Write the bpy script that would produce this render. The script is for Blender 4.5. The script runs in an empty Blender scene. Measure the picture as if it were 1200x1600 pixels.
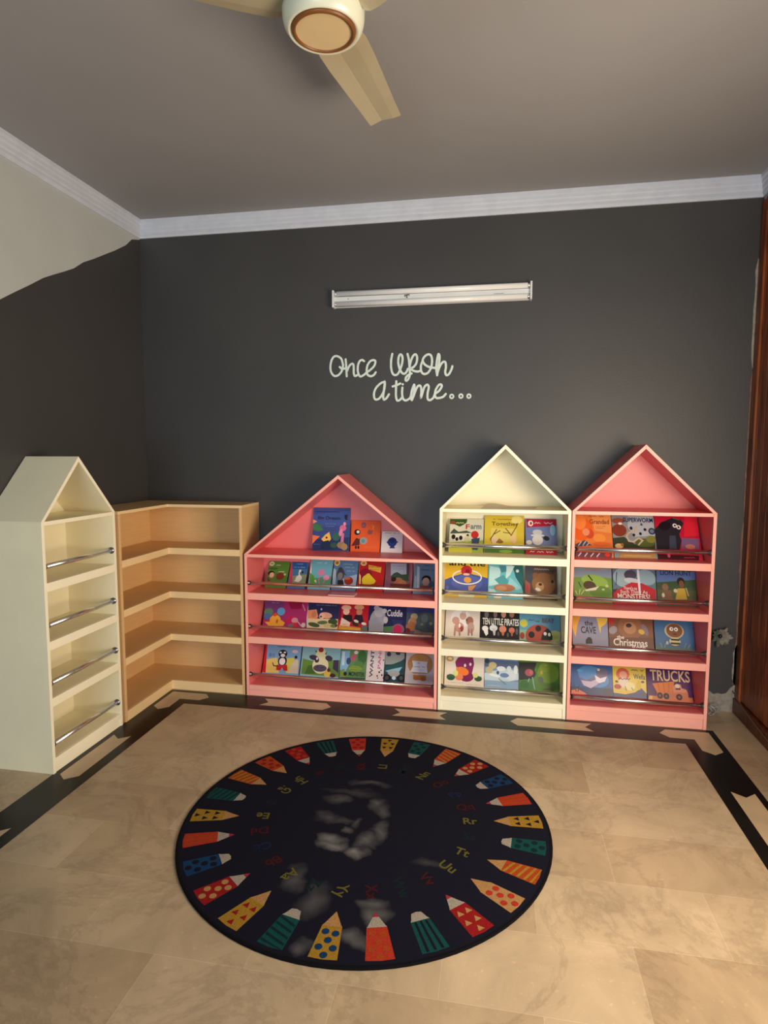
import bpy, bmesh, math, random
from mathutils import Vector, Matrix
random.seed(7)
PI = math.pi
C = bpy.context.scene.collection
scene = bpy.context.scene

# ------------------------------------------------------------------ camera
FPX = 962.09
PIT, YAW, ROL = -0.0932, 0.1818, 0.0019
CAM = Vector((2.4286, -3.9766, 1.5672))
cam_d = bpy.data.cameras.new('camera')
cam = bpy.data.objects.new('camera', cam_d)
C.objects.link(cam)
cam_d.sensor_fit = 'HORIZONTAL'
cam_d.sensor_width = 36.0
cam_d.lens = 36.0 * FPX / 1200.0
cam_d.clip_start = 0.02
f_ = Vector((-math.sin(YAW) * math.cos(PIT), math.cos(YAW) * math.cos(PIT), math.sin(PIT)))
r_ = Vector((math.cos(YAW), math.sin(YAW), 0))
u_ = r_.cross(f_)
r2 = r_ * math.cos(ROL) + u_ * math.sin(ROL)
u2 = u_ * math.cos(ROL) - r_ * math.sin(ROL)
cam.matrix_world = Matrix(((r2.x, u2.x, -f_.x, CAM.x), (r2.y, u2.y, -f_.y, CAM.y), (r2.z, u2.z, -f_.z, CAM.z), (0, 0, 0, 1)))
scene.camera = cam

# ------------------------------------------------------------------ world, daylight, exposure
world = bpy.data.worlds.new('world'); scene.world = world
world.use_nodes = True
bg = world.node_tree.nodes['Background']
bg.inputs[0].default_value = (0.75, 0.86, 1.0, 1); bg.inputs[1].default_value = 0.6
scene.view_settings.view_transform = 'Standard'
scene.view_settings.look = 'None'
scene.view_settings.gamma = 1.0
scene.view_settings.use_curve_mapping = False
scene.view_settings.exposure = 0.12

def area(name, loc, target, sx, sy, power, color):
    d = bpy.data.lights.new(name, 'AREA'); d.shape = 'RECTANGLE'; d.size = sx; d.size_y = sy
    d.energy = power; d.color = color
    o = bpy.data.objects.new(name, d); C.objects.link(o)
    o.location = loc
    o.rotation_euler = (Vector(target) - Vector(loc)).to_track_quat('-Z', 'Y').to_euler()
    return o
# daylight entering through the window in the right wall (beside the camera) and the wide opening behind the camera
area('daylight_side_window', (3.93, -2.6, 1.35), (1.0, 0.0, 1.10), 1.3, 1.2, 97, (1.0, 0.81, 0.59))
area('daylight_rear_window', (1.7, -8.02, 1.05), (1.7, 0, 1.2), 2.6, 1.7, 112, (0.74, 0.90, 1.0))

# ------------------------------------------------------------------ materials
def lin(c):
    c = c / 255.0
    return c / 12.92 if c <= 0.04045 else ((c + 0.055) / 1.055) ** 2.4
def rgb(r, g, b): return (lin(r), lin(g), lin(b), 1)

MATS = {}
def mat(name, col, rough=0.5, metal=0.0, noise=0.0, nscale=8.0, bump=0.0, bscale=200.0, coat=0.0, stretch=None, spec=None):
    if name in MATS: return MATS[name]
    m = bpy.data.materials.new(name); m.use_nodes = True
    nt = m.node_tree; b = nt.nodes['Principled BSDF']
    b.inputs['Base Color'].default_value = col
    b.inputs['Roughness'].default_value = rough
    b.inputs['Metallic'].default_value = metal
    if spec is not None: b.inputs['Specular IOR Level'].default_value = spec
    if coat: b.inputs['Coat Weight'].default_value = coat; b.inputs['Coat Roughness'].default_value = 0.12
    if noise or bump:
        tc = nt.nodes.new('ShaderNodeTexCoord'); mp = nt.nodes.new('ShaderNodeMapping')
        nt.links.new(tc.outputs['Object'], mp.inputs[0])
        if stretch: mp.inputs['Scale'].default_value = stretch
    if noise:
        n = nt.nodes.new('ShaderNodeTexNoise'); n.inputs['Scale'].default_value = nscale; n.inputs['Detail'].default_value = 6
        nt.links.new(mp.outputs[0], n.inputs['Vector'])
        r = nt.nodes.new('ShaderNodeMapRange'); r.inputs['From Min'].default_value = 0.3; r.inputs['From Max'].default_value = 0.7
        r.inputs['To Min'].default_value = 1 - noise; r.inputs['To Max'].default_value = 1 + noise
        nt.links.new(n.outputs['Fac'], r.inputs[0])
        mx = nt.nodes.new('ShaderNodeVectorMath'); mx.operation = 'SCALE'
        mx.inputs[0].default_value = col[:3]
        nt.links.new(r.outputs[0], mx.inputs['Scale']); nt.links.new(mx.outputs[0], b.inputs['Base Color'])
    if bump:
        n2 = nt.nodes.new('ShaderNodeTexNoise'); n2.inputs['Scale'].default_value = bscale; n2.inputs['Detail'].default_value = 3
        nt.links.new(mp.outputs[0], n2.inputs['Vector'])
        bp = nt.nodes.new('ShaderNodeBump'); bp.inputs['Strength'].default_value = bump; bp.inputs['Distance'].default_value = 0.002
        nt.links.new(n2.outputs['Fac'], bp.inputs['Height']); nt.links.new(bp.outputs[0], b.inputs['Normal'])
    MATS[name] = m
    return m

M_CHAR = mat('charcoal_wall_paint', rgb(63, 62, 63), 0.5, noise=0.10, nscale=1.6, bump=0.25, bscale=120)
M_WHITE = mat('white_wall_paint', rgb(190, 195, 194), 0.6, noise=0.05, nscale=2.5, bump=0.2, bscale=60)
M_CEIL = mat('ceiling_paint', rgb(156, 155, 158), 0.7, noise=0.04, nscale=1.2, bump=0.15, bscale=90)
M_CROWN = mat('crown_plaster', rgb(206, 212, 226), 0.55, noise=0.05, nscale=14, bump=0.2, bscale=90)
M_CREAM_SHADED = mat('cream_laminate_shaded', rgb(236, 228, 198), 0.42, noise=0.03, nscale=5)  # cream boards: shading of the interior put into a deeper base colour
M_PINK_SHADED = mat('pink_laminate_shaded', rgb(226, 116, 118), 0.40, noise=0.03, nscale=5)  # pink boards: colour deepened to carry the shade inside the bookcases
M_PINK_LIT = mat('pink_laminate_lit', rgb(253, 178, 164), 0.40, noise=0.02, nscale=5)  # same pink laminate painted lighter, as the lit front edges look
M_CREAM_LIT = mat('cream_laminate_lit', rgb(252, 247, 222), 0.42, noise=0.02, nscale=5)  # same cream laminate painted lighter, as the lit front edges look
M_BEECH = mat('beech_laminate', rgb(222, 182, 128), 0.45, noise=0.05, nscale=6, stretch=(1, 1, 14))
M_BEECH_EDGE = mat('pale_beech_edge', rgb(238, 208, 158), 0.45, noise=0.03, nscale=6)
M_CHROME = mat('chrome', (0.95, 0.95, 0.96, 1), 0.24, metal=1.0)
M_STEEL = mat('dark_steel', (0.25, 0.25, 0.27, 1), 0.35, metal=1.0)
M_PAPER = mat('book_paper', rgb(228, 222, 206), 0.8)
M_TUBE = mat('frosted_tube_glass', rgb(246, 247, 248), 0.22, coat=0.3)
M_FIX = mat('white_enamel', rgb(222, 226, 228), 0.35, noise=0.05, nscale=10)
M_BLACK = mat('black_plastic', rgb(24, 24, 26), 0.4)
M_FANB = mat('cream_fan_enamel', rgb(174, 164, 138), 0.42, noise=0.03, nscale=9)
M_FANH = mat('ivory_fan_housing', rgb(224, 226, 206), 0.28, noise=0.02, nscale=9, coat=0.4)
M_FANR = mat('brown_fan_ring', rgb(120, 74, 34), 0.4)
M_FANC = mat('beige_fan_cap', rgb(214, 190, 146), 0.45, noise=0.02, nscale=20)
M_LETTER = mat('pale_mint_letter_paint', rgb(214, 230, 224), 0.5, noise=0.06, nscale=30)
M_SHEET = mat('loose_sheet_paper', rgb(206, 196, 180), 0.75, noise=0.03, nscale=9)

# floor marble: running-bond beige slabs
def floor_mat():
    m = bpy.data.materials.new('beige_marble_slabs'); m.use_nodes = True; nt = m.node_tree; N = nt.nodes; Lk = nt.links
    b = N['Principled BSDF']
    tc = N.new('ShaderNodeTexCoord'); mp = N.new('ShaderNodeMapping'); Lk.new(tc.outputs['Object'], mp.inputs[0])
    mp.inputs['Location'].default_value = (-0.80 + 0.595 * 4, 0.515 + 0.3035 * 30, 0)
    br = N.new('ShaderNodeTexBrick'); Lk.new(mp.outputs[0], br.inputs['Vector'])
    br.offset = 0.5; br.inputs['Scale'].default_value = 1.0
    br.inputs['Brick Width'].default_value = 0.595; br.inputs['Row Height'].default_value = 0.3035
    br.inputs['Mortar Size'].default_value = 0.0008; br.inputs['Mortar Smooth'].default_value = 0.3
    br.inputs['Bias'].default_value = 0.0
    br.inputs['Color1'].default_value = rgb(176, 154, 126); br.inputs['Color2'].default_value = rgb(194, 174, 146)
    br.inputs['Mortar'].default_value = rgb(212, 194, 164)
    # clouds and veins
    n1 = N.new('ShaderNodeTexNoise'); n1.inputs['Scale'].default_value = 3.2; n1.inputs['Detail'].default_value = 8; n1.inputs['Roughness'].default_value = 0.62; n1.inputs['Distortion'].default_value = 0.8
    Lk.new(tc.outputs['Object'], n1.inputs['Vector'])
    cr = N.new('ShaderNodeMapRange'); cr.inputs['From Min'].default_value = 0.3; cr.inputs['From Max'].default_value = 0.72; cr.inputs['To Min'].default_value = 0.74; cr.inputs['To Max'].default_value = 1.12
    Lk.new(n1.outputs['Fac'], cr.inputs[0])
    v = N.new('ShaderNodeTexNoise'); v.inputs['Scale'].default_value = 1.7; v.inputs['Detail'].default_value = 10; v.inputs['Roughness'].default_value = 0.7; v.inputs['Distortion'].default_value = 0.7
    Lk.new(tc.outputs['Object'], v.inputs['Vector'])
    sb = N.new('ShaderNodeMath'); sb.operation = 'SUBTRACT'; sb.inputs[1].default_value = 0.5; Lk.new(v.outputs['Fac'], sb.inputs[0])
    ab = N.new('ShaderNodeMath'); ab.operation = 'ABSOLUTE'; Lk.new(sb.outputs[0], ab.inputs[0])
    vr = N.new('ShaderNodeMapRange'); vr.inputs['From Min'].default_value = 0.0; vr.inputs['From Max'].default_value = 0.03; vr.inputs['To Min'].default_value = 0.84; vr.inputs['To Max'].default_value = 1.0
    Lk.new(ab.outputs[0], vr.inputs[0])
    sp = N.new('ShaderNodeTexNoise'); sp.inputs['Scale'].default_value = 60; sp.inputs['Detail'].default_value = 2; Lk.new(tc.outputs['Object'], sp.inputs['Vector'])
    sr = N.new('ShaderNodeMapRange'); sr.inputs['From Min'].default_value = 0.64; sr.inputs['From Max'].default_value = 0.78; sr.inputs['To Min'].default_value = 1.0; sr.inputs['To Max'].default_value = 1.22
    Lk.new(sp.outputs['Fac'], sr.inputs[0])
    m1 = N.new('ShaderNodeMath'); m1.operation = 'MULTIPLY'; Lk.new(cr.outputs[0], m1.inputs[0]); Lk.new(vr.outputs[0], m1.inputs[1])
    m2 = N.new('ShaderNodeMath'); m2.operation = 'MULTIPLY'; Lk.new(m1.outputs[0], m2.inputs[0]); Lk.new(sr.outputs[0], m2.inputs[1])
    sc = N.new('ShaderNodeVectorMath'); sc.operation = 'SCALE'; Lk.new(br.outputs['Color'], sc.inputs[0]); Lk.new(m2.outputs[0], sc.inputs['Scale'])
    Lk.new(sc.outputs[0], b.inputs['Base Color'])
    b.inputs['Roughness'].default_value = 0.34
    return m
M_FLOOR = floor_mat()
M_INLAY = mat('beige_marble_inlay', rgb(190, 168, 138), 0.34, noise=0.10, nscale=7)
def black_marble():
    m = mat('black_marble', rgb(20, 20, 20), 0.3, noise=0.5, nscale=5, spec=0.25)
    return m
M_BMARB = black_marble()

def wood_mat(name, c1, c2):
    m = bpy.data.materials.new(name); m.use_nodes = True; nt = m.node_tree; N = nt.nodes; Lk = nt.links; b = N['Principled BSDF']
    tc = N.new('ShaderNodeTexCoord'); mp = N.new('ShaderNodeMapping'); mp.inputs['Scale'].default_value = (8, 8, 0.9); Lk.new(tc.outputs['Object'], mp.inputs[0])
    n = N.new('ShaderNodeTexNoise'); n.inputs['Scale'].default_value = 3.0; n.inputs['Detail'].default_value = 8; n.inputs['Distortion'].default_value = 1.4; Lk.new(mp.outputs[0], n.inputs['Vector'])
    cr = N.new('ShaderNodeValToRGB'); cr.color_ramp.elements[0].position = 0.35; cr.color_ramp.elements[0].color = c1; cr.color_ramp.elements[1].position = 0.62; cr.color_ramp.elements[1].color = c2
    Lk.new(n.outputs['Fac'], cr.inputs[0]); Lk.new(cr.outputs[0], b.inputs['Base Color']); b.inputs['Roughness'].default_value = 0.38
    return m
M_WOOD = wood_mat('stained_pine', rgb(92, 40, 16), rgb(158, 82, 36))
M_WOODD = wood_mat('dark_stained_pine', rgb(66, 26, 12), rgb(108, 50, 24))

# ------------------------------------------------------------------ helpers
class MB:
    """collects faces, builds ONE mesh object"""
    def __init__(s): s.v = []; s.f = []; s.m = []; s.mats = []; s.sm = []
    def mi(s, m):
        if m not in s.mats: s.mats.append(m)
        return s.mats.index(m)
    def face(s, pts, m, smooth=False):
        i = len(s.v); s.v += [tuple(p) for p in pts]; s.f.append(tuple(range(i, i + len(pts)))); s.m.append(s.mi(m)); s.sm.append(smooth)
    def idx(s, pts, faces, m, smooth=False):
        i = len(s.v); s.v += [tuple(p) for p in pts]
        for f in faces: s.f.append(tuple(i + k for k in f)); s.m.append(s.mi(m)); s.sm.append(smooth)
    def box(s, x0, x1, y0, y1, z0, z1, m):
        p = [(x0, y0, z0), (x1, y0, z0), (x1, y1, z0), (x0, y1, z0), (x0, y0, z1), (x1, y0, z1), (x1, y1, z1), (x0, y1, z1)]
        s.idx(p, [(0, 3, 2, 1), (4, 5, 6, 7), (0, 1, 5, 4), (1, 2, 6, 5), (2, 3, 7, 6), (3, 0, 4, 7)], m)
    def prism(s, poly, axis, a0, a1, m, edge=None):
        """poly in the two other axes (order xy/xz/yz), extruded along axis"""
        def P(p, a):
            if axis == 'z': return (p[0], p[1], a)
            if axis == 'y': return (p[0], a, p[1])
            return (a, p[0], p[1])
        n = len(poly)
        s.idx([P(p, a0) for p in poly] + [P(p, a1) for p in poly], [tuple(range(n - 1, -1, -1)), tuple(range(n, 2 * n))], m)
        s.idx([P(p, a0) for p in poly] + [P(p, a1) for p in poly], [(i, (i + 1) % n, n + (i + 1) % n, n + i) for i in range(n)], edge or m)
    def tube(s, pts, r, m, n=12, caps=True, radii=None):
        pts = [Vector(p) for p in pts]; rings = []
        for i, p in enumerate(pts):
            t = (pts[min(i + 1, len(pts) - 1)] - pts[max(i - 1, 0)]).normalized()
            a = Vector((0, 0, 1)) if abs(t.z) < 0.9 else Vector((1, 0, 0))
            u = t.cross(a).normalized(); w = t.cross(u).normalized(); rr = radii[i] if radii else r
            rings.append([p + (u * math.cos(2 * PI * k / n) + w * math.sin(2 * PI * k / n)) * rr for k in range(n)])
        V = [v for rg in rings for v in rg]; F = []
        for i in range(len(pts) - 1):
            for k in range(n): F.append((i * n + k, i * n + (k + 1) % n, (i + 1) * n + (k + 1) % n, (i + 1) * n + k))
        s.idx(V, F, m, True)
        if caps: s.face(rings[0], m); s.face(list(reversed(rings[-1])), m)
    def lathe(s, prof, m, n=48, cx=0, cy=0, mats=None):
        V = []; 
        for (r, z) in prof:
            for k in range(n): V.append((cx + r * math.cos(2 * PI * k / n), cy + r * math.sin(2 * PI * k / n), z))
        i0 = len(s.v); s.v += V
        for i in range(len(prof) - 1):
            mm = s.mi(mats[i] if mats else m)
            for k in range(n):
                s.f.append((i0 + i * n + k, i0 + i * n + (k + 1) % n, i0 + (i + 1) * n + (k + 1) % n, i0 + (i + 1) * n + k)); s.m.append(mm); s.sm.append(True)
    def build(s, name, parent=None, bevel=0.0, weld=True, recalc=True):
        me = bpy.data.meshes.new(name); me.from_pydata(s.v, [], s.f)
        for m in s.mats: me.materials.append(m)
        for p, mi_, sm in zip(me.polygons, s.m, s.sm): p.material_index = mi_; p.use_smooth = sm
        bm = bmesh.new(); bm.from_mesh(me)
        if weld: bmesh.ops.remove_doubles(bm, verts=bm.verts, dist=1e-6)
        if recalc: bmesh.ops.recalc_face_normals(bm, faces=bm.faces)
        bm.to_mesh(me); bm.free()
        o = bpy.data.objects.new(name, me); C.objects.link(o)
        if parent: o.parent = parent
        if bevel:
            md = o.modifiers.new('bevel', 'BEVEL'); md.width = bevel; md.segments = 2; md.limit_method = 'ANGLE'; md.angle_limit = 0.6
        return o
def tag(o, label=None, cat=None, group=None, kind=None):
    if label: o['label'] = label
    if cat: o['category'] = cat
    if group: o['group'] = group
    if kind: o['kind'] = kind
    return o
def empty(name, loc, rot=(0, 0, 0)):
    o = bpy.data.objects.new(name, None); C.objects.link(o); o.location = loc; o.rotation_euler = rot
    o.empty_display_size = 0.05
    return o

# text as flat mesh triangles, cached per string: (verts, faces, bbox)
TXT = {}
def text_tris(st):
    if st in TXT: return TXT[st]
    cu = bpy.data.curves.new('lettering_source', 'FONT'); cu.body = st; cu.resolution_u = 3; cu.fill_mode = 'BOTH'; cu.offset = 0.018
    ob = bpy.data.objects.new('lettering_source', cu); C.objects.link(ob)
    bpy.context.view_layer.update()
    dg = bpy.context.evaluated_depsgraph_get(); me = bpy.data.meshes.new_from_object(ob.evaluated_get(dg))
    V = [(v.co.x, v.co.y) for v in me.vertices]; F = [tuple(p.vertices) for p in me.polygons]
    bpy.data.objects.remove(ob); bpy.data.curves.remove(cu); bpy.data.meshes.remove(me)
    bb = (min(v[0] for v in V), min(v[1] for v in V), max(v[0] for v in V), max(v[1] for v in V))
    TXT[st] = (V, F, bb)
    return TXT[st]
def clip(poly, w, h):
    def cl(P, ins, inter):
        out = []
        for i in range(len(P)):
            a, b = P[i - 1], P[i]
            if ins(b):
                if not ins(a): out.append(inter(a, b))
                out.append(b)
            elif ins(a): out.append(inter(a, b))
        return out
    def ix(c):
        return lambda a, b: (c, a[1] + (b[1] - a[1]) * (c - a[0]) / (b[0] - a[0]))
    def iy(c):
        return lambda a, b: (a[0] + (b[0] - a[0]) * (c - a[1]) / (b[1] - a[1]), c)
    P = list(poly)
    for ins, it in ((lambda p: p[0] >= 0, ix(0)), (lambda p: p[0] <= w, ix(w)), (lambda p: p[1] >= 0, iy(0)), (lambda p: p[1] <= h, iy(h))):
        P = cl(P, ins, it)
        if len(P) < 3: return []
    return P
def ell(cx, cy, rx, ry, rot=0, n=20):
    c, s_ = math.cos(math.radians(rot)), math.sin(math.radians(rot))
    return [(cx + rx * math.cos(t) * c - ry * math.sin(t) * s_, cy + rx * math.cos(t) * s_ + ry * math.sin(t) * c) for t in [2 * PI * k / n for k in range(n)]]
def ribbon(pts, w):
    """strip quads of width w along a polyline, mitred, with round ends; nothing overlaps except true crossings"""
    P = [Vector(p) for p in pts]; closed = len(P) > 3 and (P[0] - P[-1]).length < 1e-6
    L_, R_ = [], []; n = len(P)
    for i in range(n):
        a = P[i - 1] if i > 0 else (P[-2] if closed else P[0]); b = P[i + 1] if i < n - 1 else (P[1] if closed else P[-1])
        d1 = (P[i] - a); d2 = (b - P[i])
        d = ((d1.normalized() if d1.length > 1e-9 else Vector((0, 0))) + (d2.normalized() if d2.length > 1e-9 else Vector((0, 0))))
        if d.length < 1e-6: d = d2 if d2.length > 1e-9 else d1
        d.normalize(); q = Vector((-d.y, d.x)); k = 1.0
        if d1.length > 1e-9:
            e = d1.normalized(); k = 1 / max(0.6, abs(d.dot(e)))
        L_.append(P[i] + q * w / 2 * k); R_.append(P[i] - q * w / 2 * k)
    out = [[tuple(L_[i]), tuple(R_[i]), tuple(R_[i + 1]), tuple(L_[i + 1])] for i in range(n - 1)]
    if not closed:
        for p, o, s in ((P[0], P[1], 0), (P[-1], P[-2], 1)):
            d = (p - o).normalized(); an = math.atan2(d.y, d.x)
            out.append([(p.x + w / 2 * math.cos(an - PI / 2 + PI * k / 6), p.y + w / 2 * math.sin(an - PI / 2 + PI * k / 6)) for k in range(7)])
    return out
def smooth_line(pts, k=6):
    if len(pts) < 3: return pts
    P = [pts[0]] + list(pts) + [pts[-1]]; out = []
    for i in range(1, len(P) - 2):
        p0, p1, p2, p3 = P[i - 1], P[i], P[i + 1], P[i + 2]
        for j in range(k):
            t = j / k
            out.append(tuple(0.5 * ((2 * p1[q]) + (-p0[q] + p2[q]) * t + (2 * p0[q] - 5 * p1[q] + 4 * p2[q] - p3[q]) * t * t + (-p0[q] + 3 * p1[q] - 3 * p2[q] + p3[q]) * t ** 3) for q in (0, 1)))
    out.append(P[-2])
    return out

# ------------------------------------------------------------------ the room
X1 = 3.89; Y0 = -8.0; H = 3.138
def struct(mb, name, **k):
    o = mb.build(name, **k); o['kind'] = 'structure'; return o
fl = MB()
fl.face([(-0.1, Y0 - .1, 0), (4.15, Y0 - .1, 0), (4.15, 0.12, 0), (-0.1, 0.12, 0)], M_FLOOR)
# border of black marble with pale inlays, let into the slabs
zb = 0.0006; A0, A1 = 0.31, 0.51; BR0, BR1 = 3.465, 3.665
fl.face([(A0, Y0, zb), (A1, Y0, zb), (A1, -A1, zb), (A0, -A0, zb)], M_BMARB)
fl.face([(A1, -A1, zb), (BR0, -A1, zb), (BR1, -A0, zb), (A0, -A0, zb)], M_BMARB)
fl.face([(BR0, Y0, zb), (BR1, Y0, zb), (BR1, -A0, zb), (BR0, -A1, zb)], M_BMARB)
zi = 0.0011; o0, o1 = 0.343, 0.447; om = 0.395; tp = 0.042
def inlay_x(xa, xb, ea, eb):   # on the back strip; e: +1 tip outward, -1 notch
    fl.face([(xa, -o0, zi), (xa - ea * tp, -om, zi), (xa, -o1, zi), (xb, -o1, zi), (xb + eb * tp, -om, zi), (xb, -o0, zi)], M_INLAY)
inlay_x(0.985, 1.395, -1, 1); inlay_x(1.83, 2.155, -1, -1); inlay_x(2.572, 2.996, 1, -1)
def inlay_y(side, ya, yb, ea, eb):
    q = (lambda v: v) if side < 0 else (lambda v: BR1 + A0 - v)
    fl.face([(q(o0), ya, zi), (q(om), ya + ea * tp, zi), (q(o1), ya, zi), (q(o1), yb, zi), (q(om), yb - eb * tp, zi), (q(o0), yb, zi)], M_INLAY)
for side in (-1, 1):
    for k in range(8): inlay_y(side, -0.985 - 0.862 * k, -1.42 - 0.862 * k, -1, 1)
q2 = lambda v: BR1 + A0 - v
fl.face([(o0, -o0, zi), (0.58, -o0, zi), (0.58 + tp, -om, zi), (0.58, -o1, zi), (o1, -o1, zi), (o1, -0.578, zi), (om, -0.578 - tp, zi), (o0, -0.578, zi)], M_INLAY)
fl.face([(q2(o0), -o0, zi), (q2(o0), -0.578, zi), (q2(om), -0.578 - tp, zi), (q2(o1), -0.578, zi), (q2(o1), -o1, zi), (3.40, -o1, zi), (3.40 - tp, -om, zi), (3.40, -o0, zi)], M_INLAY)
fo = struct(fl, 'floor', weld=False, recalc=False)
for p in fo.data.polygons:
    if p.normal.z < 0: p.flip()

cl_ = MB(); cl_.box(-0.12, 4.1, Y0 - .12, 0.12, H, H + 0.1, M_CEIL); struct(cl_, 'ceiling')
wb = MB(); wb.box(-0.12, 4.1, 0.0, 0.12, 0, H, M_CHAR); struct(wb, 'wall_back')
# left wall: charcoal below, white above an uneven paint edge
wl = MB()
edge = [(0.0, 3.02), (-0.092, 2.993), (-0.161, 2.934), (-0.283, 2.862), (-0.384, 2.808), (-0.5, 2.745), (-0.604, 2.693), (-0.69, 2.634), (-0.775, 2.592), (-0.86, 2.552), (-0.94, 2.513), (-1.05, 2.445), (-1.165, 2.377), (-1.25, 2.325), (-1.5, 2.2), (-2.0, 2.05), (-3.0, 1.95), (Y0, 1.9)]
for a, b in zip(edge[:-1], edge[1:]):
    wl.face([(0, a[0], 0), (0, a[0], a[1]), (0, b[0], b[1]), (0, b[0], 0)], M_CHAR)
    wl.face([(0, a[0], a[1]), (0, a[0], H), (0, b[0], H), (0, b[0], b[1])], M_WHITE)
wl.box(-0.12, -0.001, Y0, 0.0, 0, H, M_WHITE)
struct(wl, 'wall_left', weld=False, recalc=False)
# right wall with a window beside the camera
WY0, WY1, WZ0, WZ1 = -3.3, -1.9, 0.75, 1.95
wr = MB()
wr.box(X1, 4.02, Y0, WY0, 0, H, M_WHITE); wr.box(X1, 4.02, WY1, -1.22, 0, H, M_WHITE)
wr.box(X1, 4.02, WY0, WY1, 0, WZ0, M_WHITE); wr.box(X1, 4.02, WY0, WY1, WZ1, H, M_WHITE)
wr.box(X1 + 0.05, 4.02, -1.22, 0.0, 0, H, M_WHITE)
wr.box(X1, 4.02, -1.22, 0.0, 3.0, H, M_WHITE)
struct(wr, 'wall_right')
def window(name, x0, x1, y0, y1, z0, z1, axis):
    w = MB(); t = 0.05
    if axis == 'x':
        w.box(x0, x1, y0, y0 + t, z0, z1, M_WOOD); w.box(x0, x1, y1 - t, y1, z0, z1, M_WOOD)
        w.box(x0, x1, y0 + t, y1 - t, z0, z0 + t, M_WOOD); w.box(x0, x1, y0 + t, y1 - t, z1 - t, z1, M_WOOD)
        w.box(x0, x1, (y0 + y1) / 2 - .02, (y0 + y1) / 2 + .02, z0 + t, z1 - t, M_WOOD)
    else:
        w.box(x0, x0 + t, y0, y1, z0, z1, M_WOOD); w.box(x1 - t, x1, y0, y1, z0, z1, M_WOOD)
        w.box(x0 + t, x1 - t, y0, y1, z0, z0 + t, M_WOOD); w.box(x0 + t, x1 - t, y0, y1, z1 - t, z1, M_WOOD)
        for q in (1 / 3, 2 / 3): w.box(x0 + (x1 - x0) * q - .02, x0 + (x1 - x0) * q + .02, y0, y1, z0 + t, z1 - t, M_WOOD)
    return struct(w, name)
window('window_1', 3.94, 4.0, WY0, WY1, WZ0, WZ1, 'x')
# rear wall with a wide opening behind the camera
wq = MB(); RX0, RX1, RZ0, RZ1 = 0.3, 3.1, 0.15, 1.9
wq.box(-0.12, RX0, Y0 - .12, Y0, 0, H, M_WHITE); wq.box(RX1, 4.1, Y0 - .12, Y0, 0, H, M_WHITE)
wq.box(RX0, RX1, Y0 - .12, Y0, 0, RZ0, M_WHITE); wq.box(RX0, RX1, Y0 - .12, Y0, RZ1, H, M_WHITE)
struct(wq, 'wall_rear')
window('window_2', RX0, RX1, Y0 - .10, Y0 - .05, RZ0, RZ1, 'y')
# crown moulding profile (distance from wall, z)
prof = [(0, 3.024), (0.010, 3.024), (0.012, 3.036), (0.018, 3.042), (0.016, 3.058), (0.022, 3.066), (0.022, 3.086), (0.028, 3.094), (0.027, 3.110), (0.036, 3.118), (0.036, H), (0, H)]
def crown(name, kind):
    m = MB(); n = len(prof)
    if kind == 'back': P0 = [(d, -d, z) for d, z in prof]; P1 = [(X1 - d, -d, z) for d, z in prof]
    elif kind == 'left': P0 = [(d, -d, z) for d, z in prof]; P1 = [(d, Y0, z) for d, z in prof]
    else: P0 = [(X1 - d, -d, z) for d, z in prof]; P1 = [(X1 - d, Y0, z) for d, z in prof]
    m.idx(P0 + P1, [(i, (i + 1) % n, n + (i + 1) % n, n + i) for i in range(n)], M_CROWN)
    struct(m, name)
crown('trim_1', 'back'); crown('trim_2', 'left'); crown('trim_3', 'right')

# tall plank door on the right wall, frame post against the back wall
dr = empty('door_1', (X1, -0.6, 0)); dr['kind'] = 'structure'
fr = MB(); fr.box(-0.012, 0.05, 0.53, 0.594, 0.0, 3.0, M_WOOD); fr.box(-0.012, 0.05, -0.62, -0.555, 0.0, 3.0, M_WOOD); fr.box(-0.012, 0.05, -0.555, 0.53, 2.93, 3.0, M_WOOD)
fr.build('door_frame', dr, bevel=0.003)
pl = MB()
k = 0; y = -0.553
while y < 0.52:
    pl.box(0.0, 0.035, y, min(y + 0.086, 0.528), 0.095, 2.925, M_WOOD); y += 0.089
pl.box(0.012, 0.04, -0.553, 0.528, 0.095, 2.925, M_WOODD)
pl.build('plank_panel', dr, bevel=0.003)
sk = MB(); sk.box(-0.02, 0.035, -0.6, 0.594, 0.0, 0.09, M_WOODD); sk.build('kick_board', dr, bevel=0.004)
# bare plaster along the edge of the back wall and at its foot
M_BARE = mat('bare_plaster', rgb(150, 144, 134), 0.85, noise=0.22, nscale=40, bump=0.6, bscale=80)
M_BARE2 = mat('scuffed_plaster', rgb(120, 96, 84), 0.85, noise=0.3, nscale=30)
bs = MB(); rr = random.Random(3)
def strip(z0, z1, wmin, wmax, m, n):
    zz = [z0 + (z1 - z0) * i / n for i in range(n + 1)]; ww = [0.001] + [rr.uniform(wmin, wmax) for _ in range(n - 1)] + [0.001]
    for i in range(n):
        bs.idx([(X1 - .013 - ww[i], -0.0015, zz[i]), (X1 - .011, -0.0015, zz[i]), (X1 - .011, -0.0015, zz[i + 1]), (X1 - .013 - ww[i + 1], -0.0015, zz[i + 1]),
                (X1 - .013 - ww[i], 0.0, zz[i]), (X1 - .013 - ww[i + 1], 0.0, zz[i + 1])], [(0, 1, 2, 3), (0, 3, 5, 4)], m)
strip(2.07, 2.69, 0.008, 0.014, M_BARE, 9); strip(1.2, 2.05, 0.004, 0.008, M_BARE2, 10); strip(0.1, 1.18, 0.004, 0.012, M_BARE2, 14); strip(0.16, 0.42, 0.01, 0.02, M_BARE, 5)
struct(bs, 'trim_4')
bb_ = MB(); rr = random.Random(5); n = 16
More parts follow.
